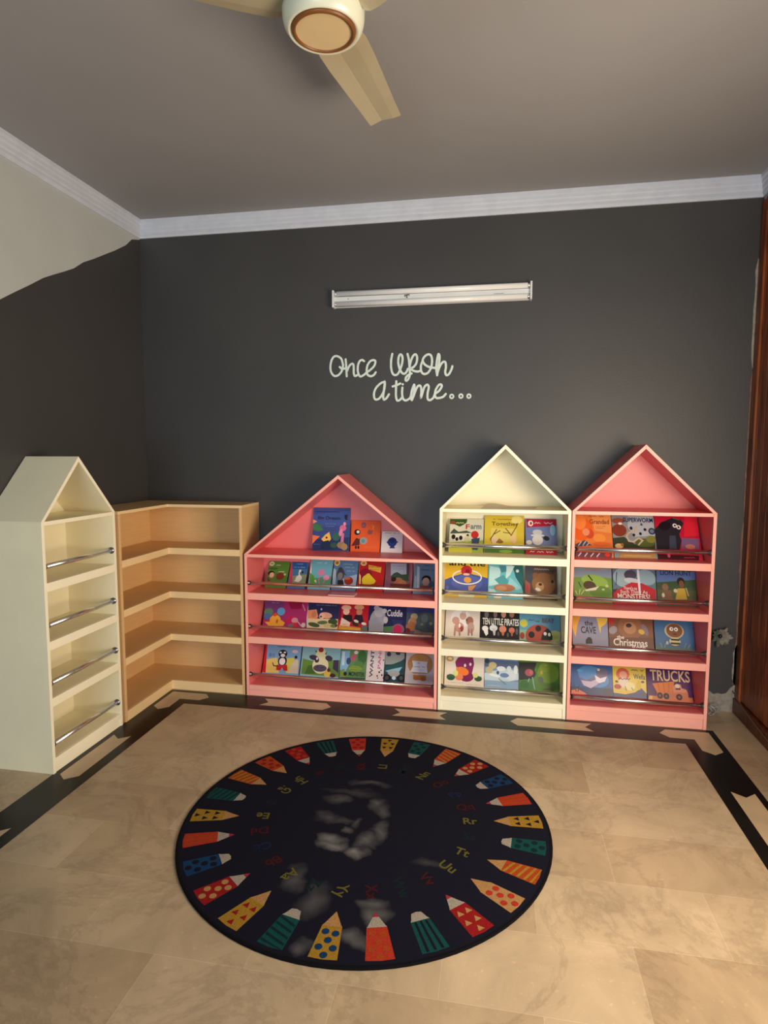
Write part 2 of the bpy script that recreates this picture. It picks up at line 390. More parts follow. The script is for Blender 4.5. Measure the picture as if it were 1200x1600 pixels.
xs = [3.50 + (X1 - .012 - 3.50) * i / n for i in range(n + 1)]; hs = [rr.uniform(0.10, 0.125) for _ in xs]; hs[-2:] = [0.15, 0.17]
for i in range(n):
    bb_.idx([(xs[i], -0.006, 0), (xs[i + 1], -0.006, 0), (xs[i + 1], -0.004, hs[i + 1]), (xs[i], -0.004, hs[i]), (xs[i], 0, hs[i]), (xs[i + 1], 0, hs[i + 1])], [(0, 1, 2, 3), (3, 2, 5, 4)], M_BARE)
struct(bb_, 'baseboard_back')
BOOKS = [
('tall blue picture book with yellow star fish and green leaves in the pink gable','picture books on the gable shelf of the wide pink bookcase',1.2246,-0.075,0.9317,0.2511,0.2853,0.012,0.1804,(52,72,140),(30,50,110),[('p',(30,42,96),[(2,73),(341,99),(345,10),(5,-1)]),('p',(58,86,160),[(-6,238),(277,272),(281,176),(-2,153)]),('e',(50,110,70),31,154,35.3,25.6,-20),('p',(60,120,80),[(-3,181),(36,171),(73,137),(38,125),(-1,136)]),('p',(232,150,110),[(-4,207),(29,192),(-3,176)]),('p',(235,120,70),[(-4,101),(51,94),(23,68),(-1,39)]),('p',(240,190,90),[(114,124),(128,76),(97,42),(61,75),(86,104)]),('e',(22,22,26),97,86,7.0,6.8,0),('p',(14,30,70),[(55,9),(70,58),(111,70),(142,12)]),('e',(48,100,90),162,94,26.2,28.2,0),('e',(40,80,60),147,37,23.3,16.9,0),('e',(216,110,150),206,152,23.2,19.8,0),('e',(226,140,170),193,123,12.8,25.4,-10),('p',(210,120,160),[(199,118),(216,118),(213,51),(193,50)]),('e',(236,150,180),217,180,9.3,12.4,0),('p',(20,20,50),[(212,237),(235,243),(233,203),(219,209)]),('e',(150,120,80),199,39,28.9,22.5,0),('e',(160,130,90),220,28,23.1,22.5,0),('t',(24,30,70),'Big Dream',34,199,186,228),('s',(26,34,80),14,258,179,4.0),('s',(150,170,210),83,178,159,2.0),('s',(150,170,210),89,161,154,2.0),('s',(120,140,190),12,40,53,2.3)]),
('orange picture book with a small black-haired figure, in the pink gable','picture books on the gable shelf of the wide pink bookcase',1.4857,-0.075,0.9317,0.1947,0.2065,0.012,0.2514,(226,92,36),(190,70,30),[('e',(30,20,20),41,128,20.7,19.3,0),('e',(240,235,230),46,130,9.8,9.6,0),('p',(90,30,26),[(36,90),(62,82),(61,43),(4,35)]),('e',(22,22,26),37,28,6.9,11.3,0),('e',(22,22,26),54,28,6.9,11.2,0),('e',(150,160,160),86,72,25.7,23.7,0),('e',(90,150,160),83,70,12.6,13.5,0),('e',(120,80,110),82,176,16.1,19.3,0),('e',(210,120,80),82,176,8.0,10.2,0),('p',(150,80,70),[(109,123),(116,146),(145,141),(141,118),(121,112)]),('l',(240,170,80),3.4,[(138,175),(152,169),(144,158),(150,149)]),('s',(240,140,80),96,33,170,2.2),('s',(200,130,90),17,8,75,2.2),('t',(120,70,90),'9',75,162,88,190)]),
('small white square book with a dark blue round flower head, in the pink gable','picture books on the gable shelf of the wide pink bookcase',1.6897,-0.075,0.9317,0.1396,0.1411,0.014,0.3615,(228,226,232),(210,210,215),[('s',(30,34,70),17,130,119,3.7),('e',(34,62,140),72,70,31.0,31.4,0),('p',(30,56,130),[(38,77),(45,60),(35,65)]),('p',(30,56,130),[(106,79),(111,71),(101,62)]),('p',(30,56,130),[(64,47),(84,47),(93,29),(56,28)]),('e',(24,44,104),72,78,19.2,14.8,0)]),
('green picture book with a dark-haired child beside a round brown shape','small picture books on the top rail shelf of the wide pink bookcase',0.9069,-0.125,0.679,0.1463,0.1918,0.006,0.5824,(82,130,58),(180,40,70),[('e',(214,214,170),20,172,18.2,16.4,0),('e',(150,170,110),20,172,12.2,8.8,0),('e',(40,26,24),28,101,22.9,18.6,0),('e',(220,170,150),34,89,16.9,19.8,0),('e',(120,56,40),94,82,28.7,25.9,0),('p',(130,60,50),[(64,106),(77,85),(67,72)]),('s',(200,210,170),53,162,84,5.0),('s',(230,230,200),78,115,120,5.0),('p',(120,40,60),[(6,76),(33,46),(13,39)]),('e',(190,200,150),126,96,8.4,7.4,0),('e',(60,100,44),34,136,36.3,8.7,0)]),
('narrow blue picture book with a white goose and a red spine edge','small picture books on the top rail shelf of the wide pink bookcase',1.0622,-0.125,0.679,0.1232,0.1907,0.006,0.5824,(66,116,160),(190,50,80),[('p',(196,70,90),[(-13,188),(7,189),(35,28),(16,27)]),('p',(40,92,160),[(7,189),(112,193),(120,142),(16,138)]),('p',(130,150,120),[(25,89),(126,105),(137,38),(34,34)]),('e',(222,226,220),71,72,21.3,24.4,-20),('l',(226,230,226),8.3,[(78,82),(68,109),(71,128)]),('e',(230,232,230),73,127,8.3,8.6,0),('p',(30,40,60),[(79,131),(101,117),(89,107)]),('p',(226,228,222),[(39,53),(65,72),(76,45)]),('s',(190,215,230),41,176,89,3.1),('s',(160,200,225),27,152,105,3.7)]),
('pale blue picture book with pink flamingo-like figures and a green white spine edge','small picture books on the top rail shelf of the wide pink bookcase',1.2064,-0.125,0.679,0.1509,0.2159,0.007,0.5181,(110,178,200),(220,232,222),[('p',(216,230,220),[(-13,213),(-3,214),(14,92),(4,92)]),('p',(90,160,60),[(1,115),(32,93),(52,34),(13,32)]),('p',(92,150,120),[(35,75),(155,97),(162,39),(46,34)]),('e',(216,130,170),79,118,23.5,20.3,0),('e',(226,150,186),118,84,21.0,17.8,0),('l',(214,120,160),4.7,[(71,106),(68,64),(74,44)]),('l',(214,120,160),4.7,[(111,78),(103,45)]),('s',(190,222,230),40,185,114,5.5),('p',(220,232,200),[(37,57),(47,69),(57,43)])]),
('blue picture book with a grey figure and yellow badge in its corner','small picture books on the top rail shelf of the wide pink bookcase',1.3661,-0.125,0.679,0.1651,0.2147,0.008,0.5167,(84,124,170),(50,70,110),[('p',(160,180,205),[(-7,157),(19,140),(26,40),(8,39)]),('p',(150,175,205),[(70,83),(167,116),(176,34),(76,30)]),('e',(216,200,130),20,190,19.9,21.7,0),('e',(170,110,60),20,190,11.7,12.1,0),('e',(70,70,80),52,112,27.8,41.6,0),('e',(120,120,130),51,97,17.4,26.6,0),('e',(60,62,74),48,144,15.1,16.7,0),('e',(150,50,40),113,67,29.8,28.1,0),('e',(170,110,90),99,84,23.0,9.4,0),('l',(50,54,70),4.7,[(40,135),(71,124),(90,107)]),('s',(180,206,190),64,182,128,3.6),('s',(180,206,190),78,161,142,3.6),('s',(170,200,180),93,135,150,3.6),('p',(40,40,50),[(39,70),(74,71),(84,39),(41,37)])]),
('red picture book with a yellow chick shape and yellow title block','small picture books on the top rail shelf of the wide pink bookcase',1.5408,-0.125,0.679,0.1714,0.2139,0.007,0.5236,(176,36,38),(220,200,150),[('e',(130,24,50),42,106,45.6,53.2,-20),('e',(226,206,140),26,194,20.8,18.0,0),('e',(190,120,60),26,194,11.5,9.6,0),('p',(220,170,70),[(60,184),(148,170),(146,131),(119,139),(63,152)]),('s',(120,40,30),67,171,142,4.2),('s',(140,40,30),72,151,135,3.6),('e',(216,196,50),60,78,34.1,36.4,0),('p',(216,196,50),[(52,119),(69,125),(120,74),(110,56),(66,43),(28,53)]),('p',(230,200,140),[(3,123),(16,105),(21,41),(12,41)]),('p',(120,50,40),[(11,49),(176,47),(177,36),(13,35)])]),
('mauve picture book with a pale sky panel, dark green trees and brown animals','small picture books on the top rail shelf of the wide pink bookcase',1.7195,-0.125,0.679,0.1784,0.2085,0.01,0.5242,(120,80,100),(150,100,120),[('p',(150,160,186),[(29,199),(134,202),(140,117),(37,113)]),('p',(70,60,70),[(134,202),(151,203),(157,118),(140,117)]),('s',(110,100,130),42,183,124,3.6),('s',(130,120,150),52,162,120,3.0),('p',(50,74,60),[(39,113),(55,132),(77,141),(106,125),(151,129),(157,83),(42,78)]),('e',(150,100,76),87,80,33.5,23.2,0),('e',(50,30,26),58,91,16.8,16.3,0),('e',(160,110,80),117,64,27.8,23.1,0),('p',(90,50,40),[(38,61),(167,60),(169,35),(41,35)]),('p',(150,100,110),[(159,200),(173,201),(185,38),(172,38)])]),
('light blue glossy picture book with a dark-haired child, beside the mauve book','small picture books on the top rail shelf of the wide pink bookcase',1.9081,-0.125,0.679,0.1321,0.2064,0.012,0.5202,(110,146,176),(150,170,190),[('p',(190,216,230),[(17,190),(34,179),(41,40),(22,39)]),('p',(150,190,210),[(5,119),(16,120),(19,39),(8,39)]),('s',(36,44,90),64,192,120,4.7),('s',(50,70,110),49,163,130,5.8),('e',(30,26,34),82,99,29.7,26.6,0),('e',(210,180,170),80,82,23.1,27.6,0),('p',(140,90,70),[(45,57),(117,55),(118,38),(44,37)]),('e',(70,110,140),116,66,16.4,22.9,0)]),
('magenta and purple picture book with a yellow fish-like shape and balloons','picture books on the middle rail shelf of the wide pink bookcase',0.8818,-0.125,0.392,0.3034,0.252,0.007,0.437,(160,44,104),(40,20,40),[('p',(110,60,120),[(-16,200),(131,206),(135,84),(4,66)]),('p',(140,20,70),[(155,207),(263,212),(260,148),(188,144)]),('e',(84,130,100),33,117,31.5,25.6,0),('e',(60,110,160),29,87,24.2,20.8,0),('e',(90,160,214),121,124,27.7,26.7,0),('e',(230,170,60),87,64,39.1,35.7,0),('p',(230,170,60),[(13,49),(43,50),(119,71),(158,50),(149,27),(47,22)]),('e',(170,100,40),101,56,7.2,13.8,0),('p',(200,80,40),[(61,97),(82,116),(103,100),(80,87)]),('e',(190,30,90),198,64,35.7,34.4,0),('e',(206,150,160),225,68,22.6,18.3,0),('e',(200,40,60),226,37,21.4,17.1,0),('l',(225,190,200),4.8,[(247,61),(274,33)]),('e',(210,190,190),288,40,15.4,15.9,0),('p',(110,110,120),[(184,40),(219,48),(216,19),(181,17)]),('l',(214,150,180),6.0,[(268,177),(288,138)]),('s',(200,150,200),49,181,103,4.1)]),
('night-blue picture book with two sleeping pinkish animals over pale bushes','picture books on the middle rail shelf of the wide pink bookcase',1.1869,-0.125,0.392,0.2189,0.252,0.007,0.437,(36,42,84),(200,200,215),[('p',(200,200,215),[(-10,190),(0,191),(15,19),(8,18)]),('p',(220,200,160),[(10,87),(216,92),(223,24),(13,13)]),('p',(216,140,100),[(0,141),(62,150),(79,102),(70,84),(7,87)]),('e',(190,120,90),48,115,17.7,20.6,0),('e',(214,160,140),131,113,44.0,20.5,-5),('e',(226,180,160),105,108,20.0,20.6,0),('e',(60,30,30),98,103,7.1,5.7,0),('e',(70,90,60),56,46,41.1,14.7,-10),('e',(90,110,70),113,64,35.1,12.5,5),('e',(60,80,50),183,73,32.6,20.4,0),('e',(200,190,130),157,46,34.9,14.7,0),('e',(110,130,80),192,45,23.2,11.2,0),('e',(90,60,60),209,49,9.3,10.1,0),('s',(150,160,200),59,180,200,2.9),('e',(180,190,220),96,152,5.9,6.9,0)]),
('red picture book with two hatted children in dark coats above a yellow band','picture books on the middle rail shelf of the wide pink bookcase',1.4046,-0.125,0.392,0.2023,0.252,0.007,0.437,(176,26,44),(90,20,50),[('p',(100,20,60),[(-6,189),(14,190),(19,87),(5,86)]),('e',(226,180,150),49,171,33.8,17.2,0),('e',(228,190,170),51,145,22.1,21.7,0),('e',(214,160,120),136,178,33.6,17.1,0),('e',(190,130,110),140,147,20.8,21.6,0),('p',(30,22,30),[(33,122),(91,125),(101,80),(32,76)]),('p',(34,24,34),[(114,126),(161,128),(177,72),(97,68)]),('p',(226,200,190),[(23,104),(85,73),(82,45),(17,53)]),('p',(210,150,60),[(11,53),(157,43),(162,16),(4,13)]),('s',(226,190,60),25,33,152,4.5),('e',(226,200,190),124,84,17.3,9.0,-20),('e',(50,40,36),120,64,23.0,11.2,-20),('e',(226,220,214),177,70,17.2,9.0,-10),('p',(90,110,100),[(163,55),(202,57),(205,18),(166,16)]),('s',(120,40,60),34,60,68,2.8)]),
('dark blue picture book titled Cuddle with a large pale grey bear','picture books on the middle rail shelf of the wide pink bookcase',1.6081,-0.125,0.392,0.2508,0.252,0.007,0.437,(30,34,80),(50,50,90),[('e',(150,152,168),63,105,51.2,73.3,-10),('e',(170,172,184),70,151,34.2,31.7,0),('e',(186,186,196),104,161,17.1,15.8,0),('e',(160,160,176),51,178,18.3,17.0,0),('e',(180,180,190),117,102,14.7,22.4,0),('p',(140,144,158),[(4,91),(50,116),(106,62),(109,24),(10,21)]),('p',(76,120,76),[(106,57),(174,66),(188,22),(115,18)]),('e',(120,100,120),203,45,41.4,36.5,0),('e',(190,30,90),201,45,28.0,28.7,0),('t',(214,216,226),'Cuddle',124,128,226,172),('s',(90,96,150),160,100,228,2.2),('s',(90,96,150),172,87,229,2.2),('e',(50,60,110),169,201,34.1,6.8,0)]),
('grey blue picture book with a small fawn bear sitting before grey woods','picture books on the middle rail shelf of the wide pink bookcase',1.86,-0.125,0.392,0.1839,0.252,0.007,0.437,(70,86,106),(60,70,110),[('p',(56,66,130),[(-5,199),(180,202),(183,163),(-2,159)]),('e',(92,110,108),127,104,55.3,61.1,0),('e',(120,140,130),120,126,22.2,27.8,0),('e',(76,96,96),156,84,27.6,33.1,0),('e',(190,170,140),52,134,23.5,21.2,0),('e',(186,140,100),41,94,27.9,33.3,-20),('p',(170,110,70),[(-2,70),(32,105),(66,90),(58,40),(8,43)]),('e',(110,30,40),14,38,18.9,19.8,0),('p',(130,116,96),[(58,51),(125,38),(186,36),(187,19),(60,18)]),('e',(140,150,130),163,95,11.0,11.0,0),('e',(150,160,140),105,86,10.0,8.8,0)]),
('pale blue and yellow picture book with a black cat in red trousers','picture books on the bottom rail shelf of the wide pink bookcase',0.8756,-0.125,0.07,0.2592,0.252,0.008,0.433,(120,164,206),(190,20,40),[('p',(196,20,40),[(-17,214),(11,216),(26,16),(1,20)]),('p',(220,200,110),[(21,107),(95,123),(121,22),(26,19)]),('p',(206,200,90),[(157,120),(210,129),(246,86),(254,25),(170,25)]),('p',(206,196,180),[(199,78),(230,119),(248,115),(254,25),(181,26)]),('e',(22,22,26),132,151,31.6,26.3,0),('e',(22,22,26),135,102,31.4,34.0,0),('e',(225,225,228),133,139,15.8,11.4,0),('e',(232,226,232),134,99,21.8,23.8,0),('e',(232,232,236),115,158,8.5,5.7,0),('e',(232,232,236),145,160,8.5,5.7,0),('p',(190,34,44),[(99,74),(171,79),(180,40),(153,38),(139,63),(128,39),(98,40)]),('l',(30,26,34),6.0,[(103,66),(78,67),(67,86)]),('e',(216,190,200),217,170,21.7,11.4,0),('e',(22,22,26),228,133,9.6,10.2,0),('s',(60,100,150),91,197,183,4.6),('e',(90,140,190),44,137,12.2,14.9,0),('e',(96,146,196),68,138,9.8,13.7,0)]),
('green and blue picture book with the large face of a black and cream cow','picture books on the bottom rail shelf of the wide pink bookcase',1.1432,-0.125,0.07,0.2687,0.252,0.008,0.433,(136,184,196),(50,60,30),[('p',(100,140,60),[(9,128),(102,111),(189,127),(269,132),(269,21),(10,26)]),('p',(70,110,50),[(51,85),(92,93),(111,33),(34,28)]),('e',(216,214,170),133,147,36.8,62.2,0),('e',(222,218,180),137,90,56.1,56.0,0),('e',(60,54,76),86,138,33.3,16.9,-10),('e',(60,54,76),191,139,26.0,18.0,-15),('e',(60,54,70),109,122,15.4,16.9,0),('e',(230,230,232),109,133,6.5,9.0,0),('e',(84,78,100),136,71,47.2,23.4,0),('e',(60,54,72),117,78,8.3,4.5,0),('e',(60,54,72),153,77,8.3,4.5,0),('p',(66,48,84),[(225,129),(260,132),(266,48),(225,73)]),('e',(160,40,50),131,192,17.9,17.0,0),('p',(60,54,70),[(90,187),(106,179),(98,170)]),('p',(60,54,70),[(174,183),(168,160),(161,168)]),('e',(220,190,90),190,38,23.4,22.1,0),('e',(70,30,40),229,29,19.8,13.2,0),('e',(80,44,60),199,63,11.7,13.3,0)]),
('green and sky blue picture book with a mossy title ending in monster','picture books on the bottom rail shelf of the wide pink bookcase',1.416,-0.125,0.07,0.1779,0.252,0.008,0.433,(96,140,90),(40,60,50),[('p',(130,180,220),[(-11,194),(60,198),(58,102),(34,45),(5,43)]),('p',(190,216,232),[(8,189),(25,190),(29,101),(11,99)]),('e',(60,74,120),55,130,15.2,22.3,0),('e',(190,90,120),88,155,15.2,25.7,-20),('e',(226,222,226),102,189,14.0,11.2,0),('e',(60,110,60),146,158,29.0,50.3,0),('e',(86,130,70),127,107,34.7,27.7,0),('e',(130,160,60),106,83,46.3,18.8,0),('p',(120,150,80),[(3,66),(31,78),(48,24),(7,22)]),('s',(50,90,40),65,91,140,2.8),('s',(50,90,40),72,75,148,2.8),('t',(30,60,30),'MONSTER',65,34,172,62),('e',(30,40,30),40,46,11.6,13.2,0),('p',(50,80,60),[(7,22),(181,27),(182,16),(9,11)])]),
('white picture book with the word WANTED running up its left edge','picture books on the bottom rail shelf of the wide pink bookcase',1.5962,-0.125,0.07,0.1184,0.252,0.008,0.433,(222,214,222),(210,205,212),[('T',(40,66,56),'WANTED',23,34,46,281),('T',(200,90,140),'PANDA',75,93,95,284),('e',(22,22,26),89,71,5.7,6.6,0),('e',(22,22,26),108,53,5.1,6.5,0),('e',(22,22,26),77,46,4.6,5.4,0),('e',(60,50,60),100,83,4.0,4.9,0),('e',(60,50,60),82,33,4.6,3.3,0),('e',(60,50,60),112,150,4.6,4.4,0),('e',(60,50,60),118,35,4.5,4.3,0)]),
('dark teal picture book with the pale face of a pug, beside the WANTED book','picture books on the bottom rail shelf of the wide pink bookcase',1.7163,-0.125,0.07,0.1348,0.252,0.008,0.433,(34,62,76),(30,50,60),[('p',(150,160,160),[(-4,206),(128,203),(131,170),(96,140),(39,125),(5,123)]),('e',(50,50,90),25,191,14.9,14.5,0),('e',(50,40,90),86,199,16.0,10.0,0),('p',(30,80,84),[(6,107),(51,126),(123,158),(135,104),(65,83),(8,85)]),('p',(140,190,214),[(8,82),(64,99),(120,114),(100,80),(44,65)]),('e',(160,170,176),66,69,39.6,21.8,0),('e',(16,16,24),23,39,26.1,22.8,0),('e',(16,16,24),117,40,27.0,24.9,0),('e',(76,70,74),22,39,12.5,13.0,0),('e',(70,80,90),117,43,12.4,13.0,0),('e',(190,220,240),69,40,13.6,11.9,0)]),
('tan picture book with a bear-like round frame around a white name sign','picture books on the bottom rail shelf of the wide pink bookcase',1.8568,-0.125,0.07,0.1887,0.252,0.008,0.433,(196,190,190),(180,150,120),[('e',(176,130,76),97,138,83.9,71.3,0),('e',(200,150,84),95,170,56.2,33.0,0),('p',(190,190,200),[(2,72),(192,84),(195,22),(6,18)]),('p',(222,226,240),[(42,159),(144,157),(140,129),(148,86),(35,87),(50,124)]),('s',(60,60,110),77,146,110,4.4),('s',(70,80,160),59,121,131,4.9),('s',(140,150,190),60,102,127,2.2),('p',(186,120,50),[(53,69),(140,70),(142,37),(58,37)]),('e',(170,100,40),74,49,19.0,14.0,0),('e',(170,100,40),122,47,18.9,14.0,0)]),
('square board book titled Farm with a spotted cow and red-dressed child','picture books on the top rail shelf of the cream bookcase',2.1362,-0.165,0.962,0.2129,0.2344,0.016,0.5824,(205,205,190),(110,140,60),[('p',(50,80,40),[(0,232),(109,233),(107,210),(90,194),(63,177),(34,193),(1,196)]),('e',(150,60,40),19,208,15.7,9.7,0),('s',(206,206,160),40,205,97,6.4),('p',(60,80,70),[(7,136),(28,164),(57,141),(106,151),(142,136),(7,127)]),('p',(150,170,70),[(5,65),(213,87),(215,-5),(9,-12)]),('p',(196,190,60),[(3,30),(145,35),(147,-3),(5,-4)]),('e',(214,214,208),63,102,52.4,26.7,0),('e',(22,22,26),27,105,12.6,17.3,0),('e',(22,22,26),73,99,11.2,15.6,0),('e',(22,22,26),49,90,9.8,12.5,0),('e',(40,34,34),116,116,7.0,11.0,0),('e',(200,196,160),112,92,16.7,21.8,0),('e',(190,40,46),160,123,23.6,26.7,0),('e',(120,70,40),164,94,13.9,14.0,0),('p',(60,76,110),[(140,93),(192,102),(180,17),(146,20)]),('t',(180,40,40),'F',102,161,126,195),('t',(96,110,130),'arm',132,162,199,190)]),
('yellow board book titled Together with branch-like brown hands','picture books on the top rail shelf of the cream bookcase',2.3545,-0.15,0.962,0.2439,0.2542,0.014,0.5178,(206,184,64),(160,130,40),[('e',(226,214,130),199,225,34.4,27.8,0),('p',(214,200,110),[(41,167),(199,164),(193,73),(43,69)]),('l',(120,80,40),6.2,[(50,69),(39,91),(56,122),(76,157)]),('l',(120,80,40),5.5,[(56,122),(97,150)]),('l',(120,80,40),6.1,[(193,73),(172,110),(152,140),(131,166)]),('l',(120,80,40),5.5,[(166,121),(193,171),(206,202)]),('l',(120,80,40),4.8,[(159,133),(117,139)]),('e',(226,196,170),63,85,19.2,24.1,0),('e',(226,190,150),179,92,17.7,27.0,20),('l',(150,100,60),6.2,[(77,70),(94,93),(111,78)]),('e',(150,100,60),98,74,20.5,10.5,0),('p',(70,110,50),[(2,34),(244,42),(244,-13),(4,-14)]),('e',(130,160,60),133,12,40.6,10.3,0),('t',(120,90,40),'Together',44,175,210,210),('s',(130,100,50),54,227,172,5.4)]),
('board book with a red title band and a white-hatted sheep on lilac blue','picture books on the top rail shelf of the cream bookcase',2.6068,-0.17,0.962,0.1882,0.2459,0.014,0.5824,(112,126,176),(150,30,50),[('p',(172,30,60),[(5,244),(192,242),(191,201),(8,184)]),('e',(226,220,220),31,213,16.3,20.5,0),('e',(172,30,60),33,213,6.8,11.0,0),('s',(220,190,200),56,217,181,7.9),('e',(190,190,200),72,152,29.6,18.6,0),('e',(200,200,208),72,130,41.6,9.2,0),('e',(206,204,206),72,98,32.1,33.7,0),('e',(40,40,50),125,111,18.7,15.3,-20),('e',(140,190,220),163,169,16.1,38.8,0),('e',(210,206,200),21,81,17.4,15.3,0),('p',(160,34,40),[(-6,39),(185,41),(184,-18),(-6,-18)]),('e',(220,200,190),-23,15,9.4,7.5,0),('s',(220,190,190),27,20,173,6.8)]),
('yellow and blue picture book with a red ball inside a white hoop','picture books on the second rail shelf of the cream bookcase',2.1038,-0.125,0.673,0.2762,0.252,0.008,0.433,(222,180,50),(200,160,40),[('p',(70,86,160),[(1,103),(64,131),(141,156),(227,137),(276,125),(278,31),(4,26)]),('e',(84,100,176),147,90,98.4,51.1,0),('L',(232,230,232),146,127,90.3,45.5,7.8),('e',(196,40,56),142,169,35.5,34.0,0),('e',(140,20,40),149,164,14.2,16.2,0),('e',(222,160,70),150,109,24.0,19.0,-10),('e',(220,200,190),142,145,21.3,7.3,0),('p',(206,150,90),[(155,69),(207,78),(180,41),(159,40)]),('t',(24,24,28),'and the',29,200,260,235),('e',(90,110,180),24,53,10.0,14.5,0),('p',(222,220,190),[(97,12),(195,13),(196,-8),(98,-11)])]),
('teal and icy blue picture book with crumpled shiny folds and a brown band','picture books on the second rail shelf of the cream bookcase',2.3822,-0.125,0.673,0.2163,0.252,0.01,0.4249,(110,190,206),(40,90,96),[('p',(36,100,104),[(150,217),(219,216),(217,47),(206,82),(171,138)]),('p',(190,228,236),[(10,205),(81,193),(68,91),(6,74)]),('p',(70,140,160),[(66,211),(108,212),(116,172),(81,164)]),('p',(206,236,240),[(115,209),(164,210),(137,151),(109,121)]),('p',(80,160,176),[(40,119),(95,150),(137,101),(82,77)]),('p',(150,210,220),[(137,137),(206,68),(179,53),(124,93)]),('e',(180,120,90),103,67,65.4,24.3,0),('e',(200,150,120),83,63,34.5,15.7,0),('p',(190,226,236),[(6,60),(41,54),(55,37),(7,38)]),('e',(216,226,226),182,178,9.7,10.2,0),('e',(226,222,214),63,7,23.4,8.5,0)]),
('brown picture book with the big face of a furry bear','picture books on the second rail shelf of the cream bookcase',2.6122,-0.125,0.673,0.1939,0.252,0.008,0.433,(92,70,66),(80,70,80),[('p',(70,76,90),[(3,210),(58,212),(38,99),(4,98)]),('e',(140,96,64),112,102,70.9,71.6,0),('e',(130,90,60),62,154,17.8,18.7,0),('e',(130,90,60),160,147,17.6,18.6,0),('e',(180,140,100),89,84,25.7,28.5,0),('e',(216,214,214),78,65,17.6,9.9,-20),('e',(70,40,36),92,98,10.8,8.6,0),('e',(40,26,26),165,119,8.1,10.0,0),('p',(150,90,80),[(0,126),(31,99),(31,35),(0,41)]),('s',(190,180,170),55,195,154,5.8),('s',(50,40,44),147,183,188,5.8),('e',(180,60,70),14,70,9.5,21.4,0)]),
('white picture book with a cluster of pinkish standing animals','picture books on the third rail shelf of the cream bookcase',2.1162,-0.125,0.387,0.2196,0.252,0.008,0.433,(216,206,204),(190,180,176),[('e',(226,224,232),98,143,64.3,58.0,0),('e',(190,150,140),66,127,24.4,24.5,0),('e',(196,160,150),111,158,21.5,24.6,0),('e',(160,110,90),155,128,24.2,28.8,0),('e',(190,140,130),89,85,31.3,31.5,0),('e',(150,60,60),104,75,12.8,18.6,0),('e',(180,150,140),164,85,21.2,35.7,0),('l',(170,130,120),11.4,[(64,76),(62,33)]),('l',(170,130,120),11.4,[(93,71),(94,35)]),('l',(160,120,110),9.9,[(150,74),(150,38)]),('l',(160,120,110),9.9,[(170,75),(172,39)]),('e',(120,80,80),137,134,7.1,8.6,0),('e',(210,196,210),118,187,14.3,11.6,0),('e',(232,228,230),92,96,7.1,14.3,0)]),
('black picture book titled TEN LITTLE PIRATES with rows of small figures','picture books on the third rail shelf of the cream bookcase',2.3372,-0.125,0.387,0.2448,0.252,0.008,0.433,(16,16,20),(10,10,12),[('t',(226,226,226),'TEN LITTLE PIRATES',16,111,242,154),('e',(110,100,110),40,176,14.1,21.6,0),('e',(120,100,100),95,179,12.7,21.6,0),('e',(190,140,120),147,181,15.4,21.6,0),('e',(150,110,90),198,184,15.4,21.5,0),('e',(226,226,230),33,86,19.7,17.1,0),('p',(230,230,234),[(20,86),(49,87),(53,52),(39,39),(28,58)]),('e',(210,214,222),85,91,25.2,19.9,0),('p',(190,190,200),[(77,89),(98,90),(97,47),(87,43)]),('e',(206,130,110),143,87,22.3,22.6,0),('p',(190,110,90),[(134,71),(154,72),(150,47),(140,46)]),('e',(196,110,90),199,82,18.0,18.3,0),('p',(170,90,80),[(192,74),(208,74),(204,46),(196,46)]),('e',(90,80,84),175,52,6.9,14.0,0),('e',(90,80,84),230,76,8.3,21.1,0),('e',(90,80,84),116,55,7.0,14.1,0)]),
('blue picture book with a large red black-spotted ladybird','picture books on the third rail shelf of the cream bookcase',2.5827,-0.125,0.387,0.2493,0.252,0.008,0.433,(90,150,184),(60,80,40),[('p',(130,170,150),[(2,91),(256,90),(255,21),(2,14)]),('e',(180,190,90),27,131,24.8,25.5,0),('e',(200,190,60),29,127,13.8,14.1,0),('e',(150,60,40),18,53,15.1,21.0,0),('e',(190,196,120),216,60,40.5,34.7,0),('e',(164,70,56),118,55,80.1,72.7,0),('p',(110,150,120),[(2,19),(230,25),(229,18),(2,8)]),('p',(20,20,26),[(173,108),(193,87),(202,59),(201,35),(132,31),(139,63),(152,88)]),('e',(22,22,26),116,102,17.8,18.9,0),('e',(22,22,26),75,62,19.1,20.3,0),('e',(235,235,232),158,72,9.5,11.1,0),('e',(235,235,232),183,68,8.1,11.1,0),('t',(60,60,100),'and',101,142,122,153),('t',(110,70,90),'BEAT',139,140,214,168),('s',(60,66,110),57,154,95,6.4),('l',(190,200,200),4.7,[(240,41),(244,76)]),('l',(190,200,200),4.7,[(250,41),(252,69)])]),
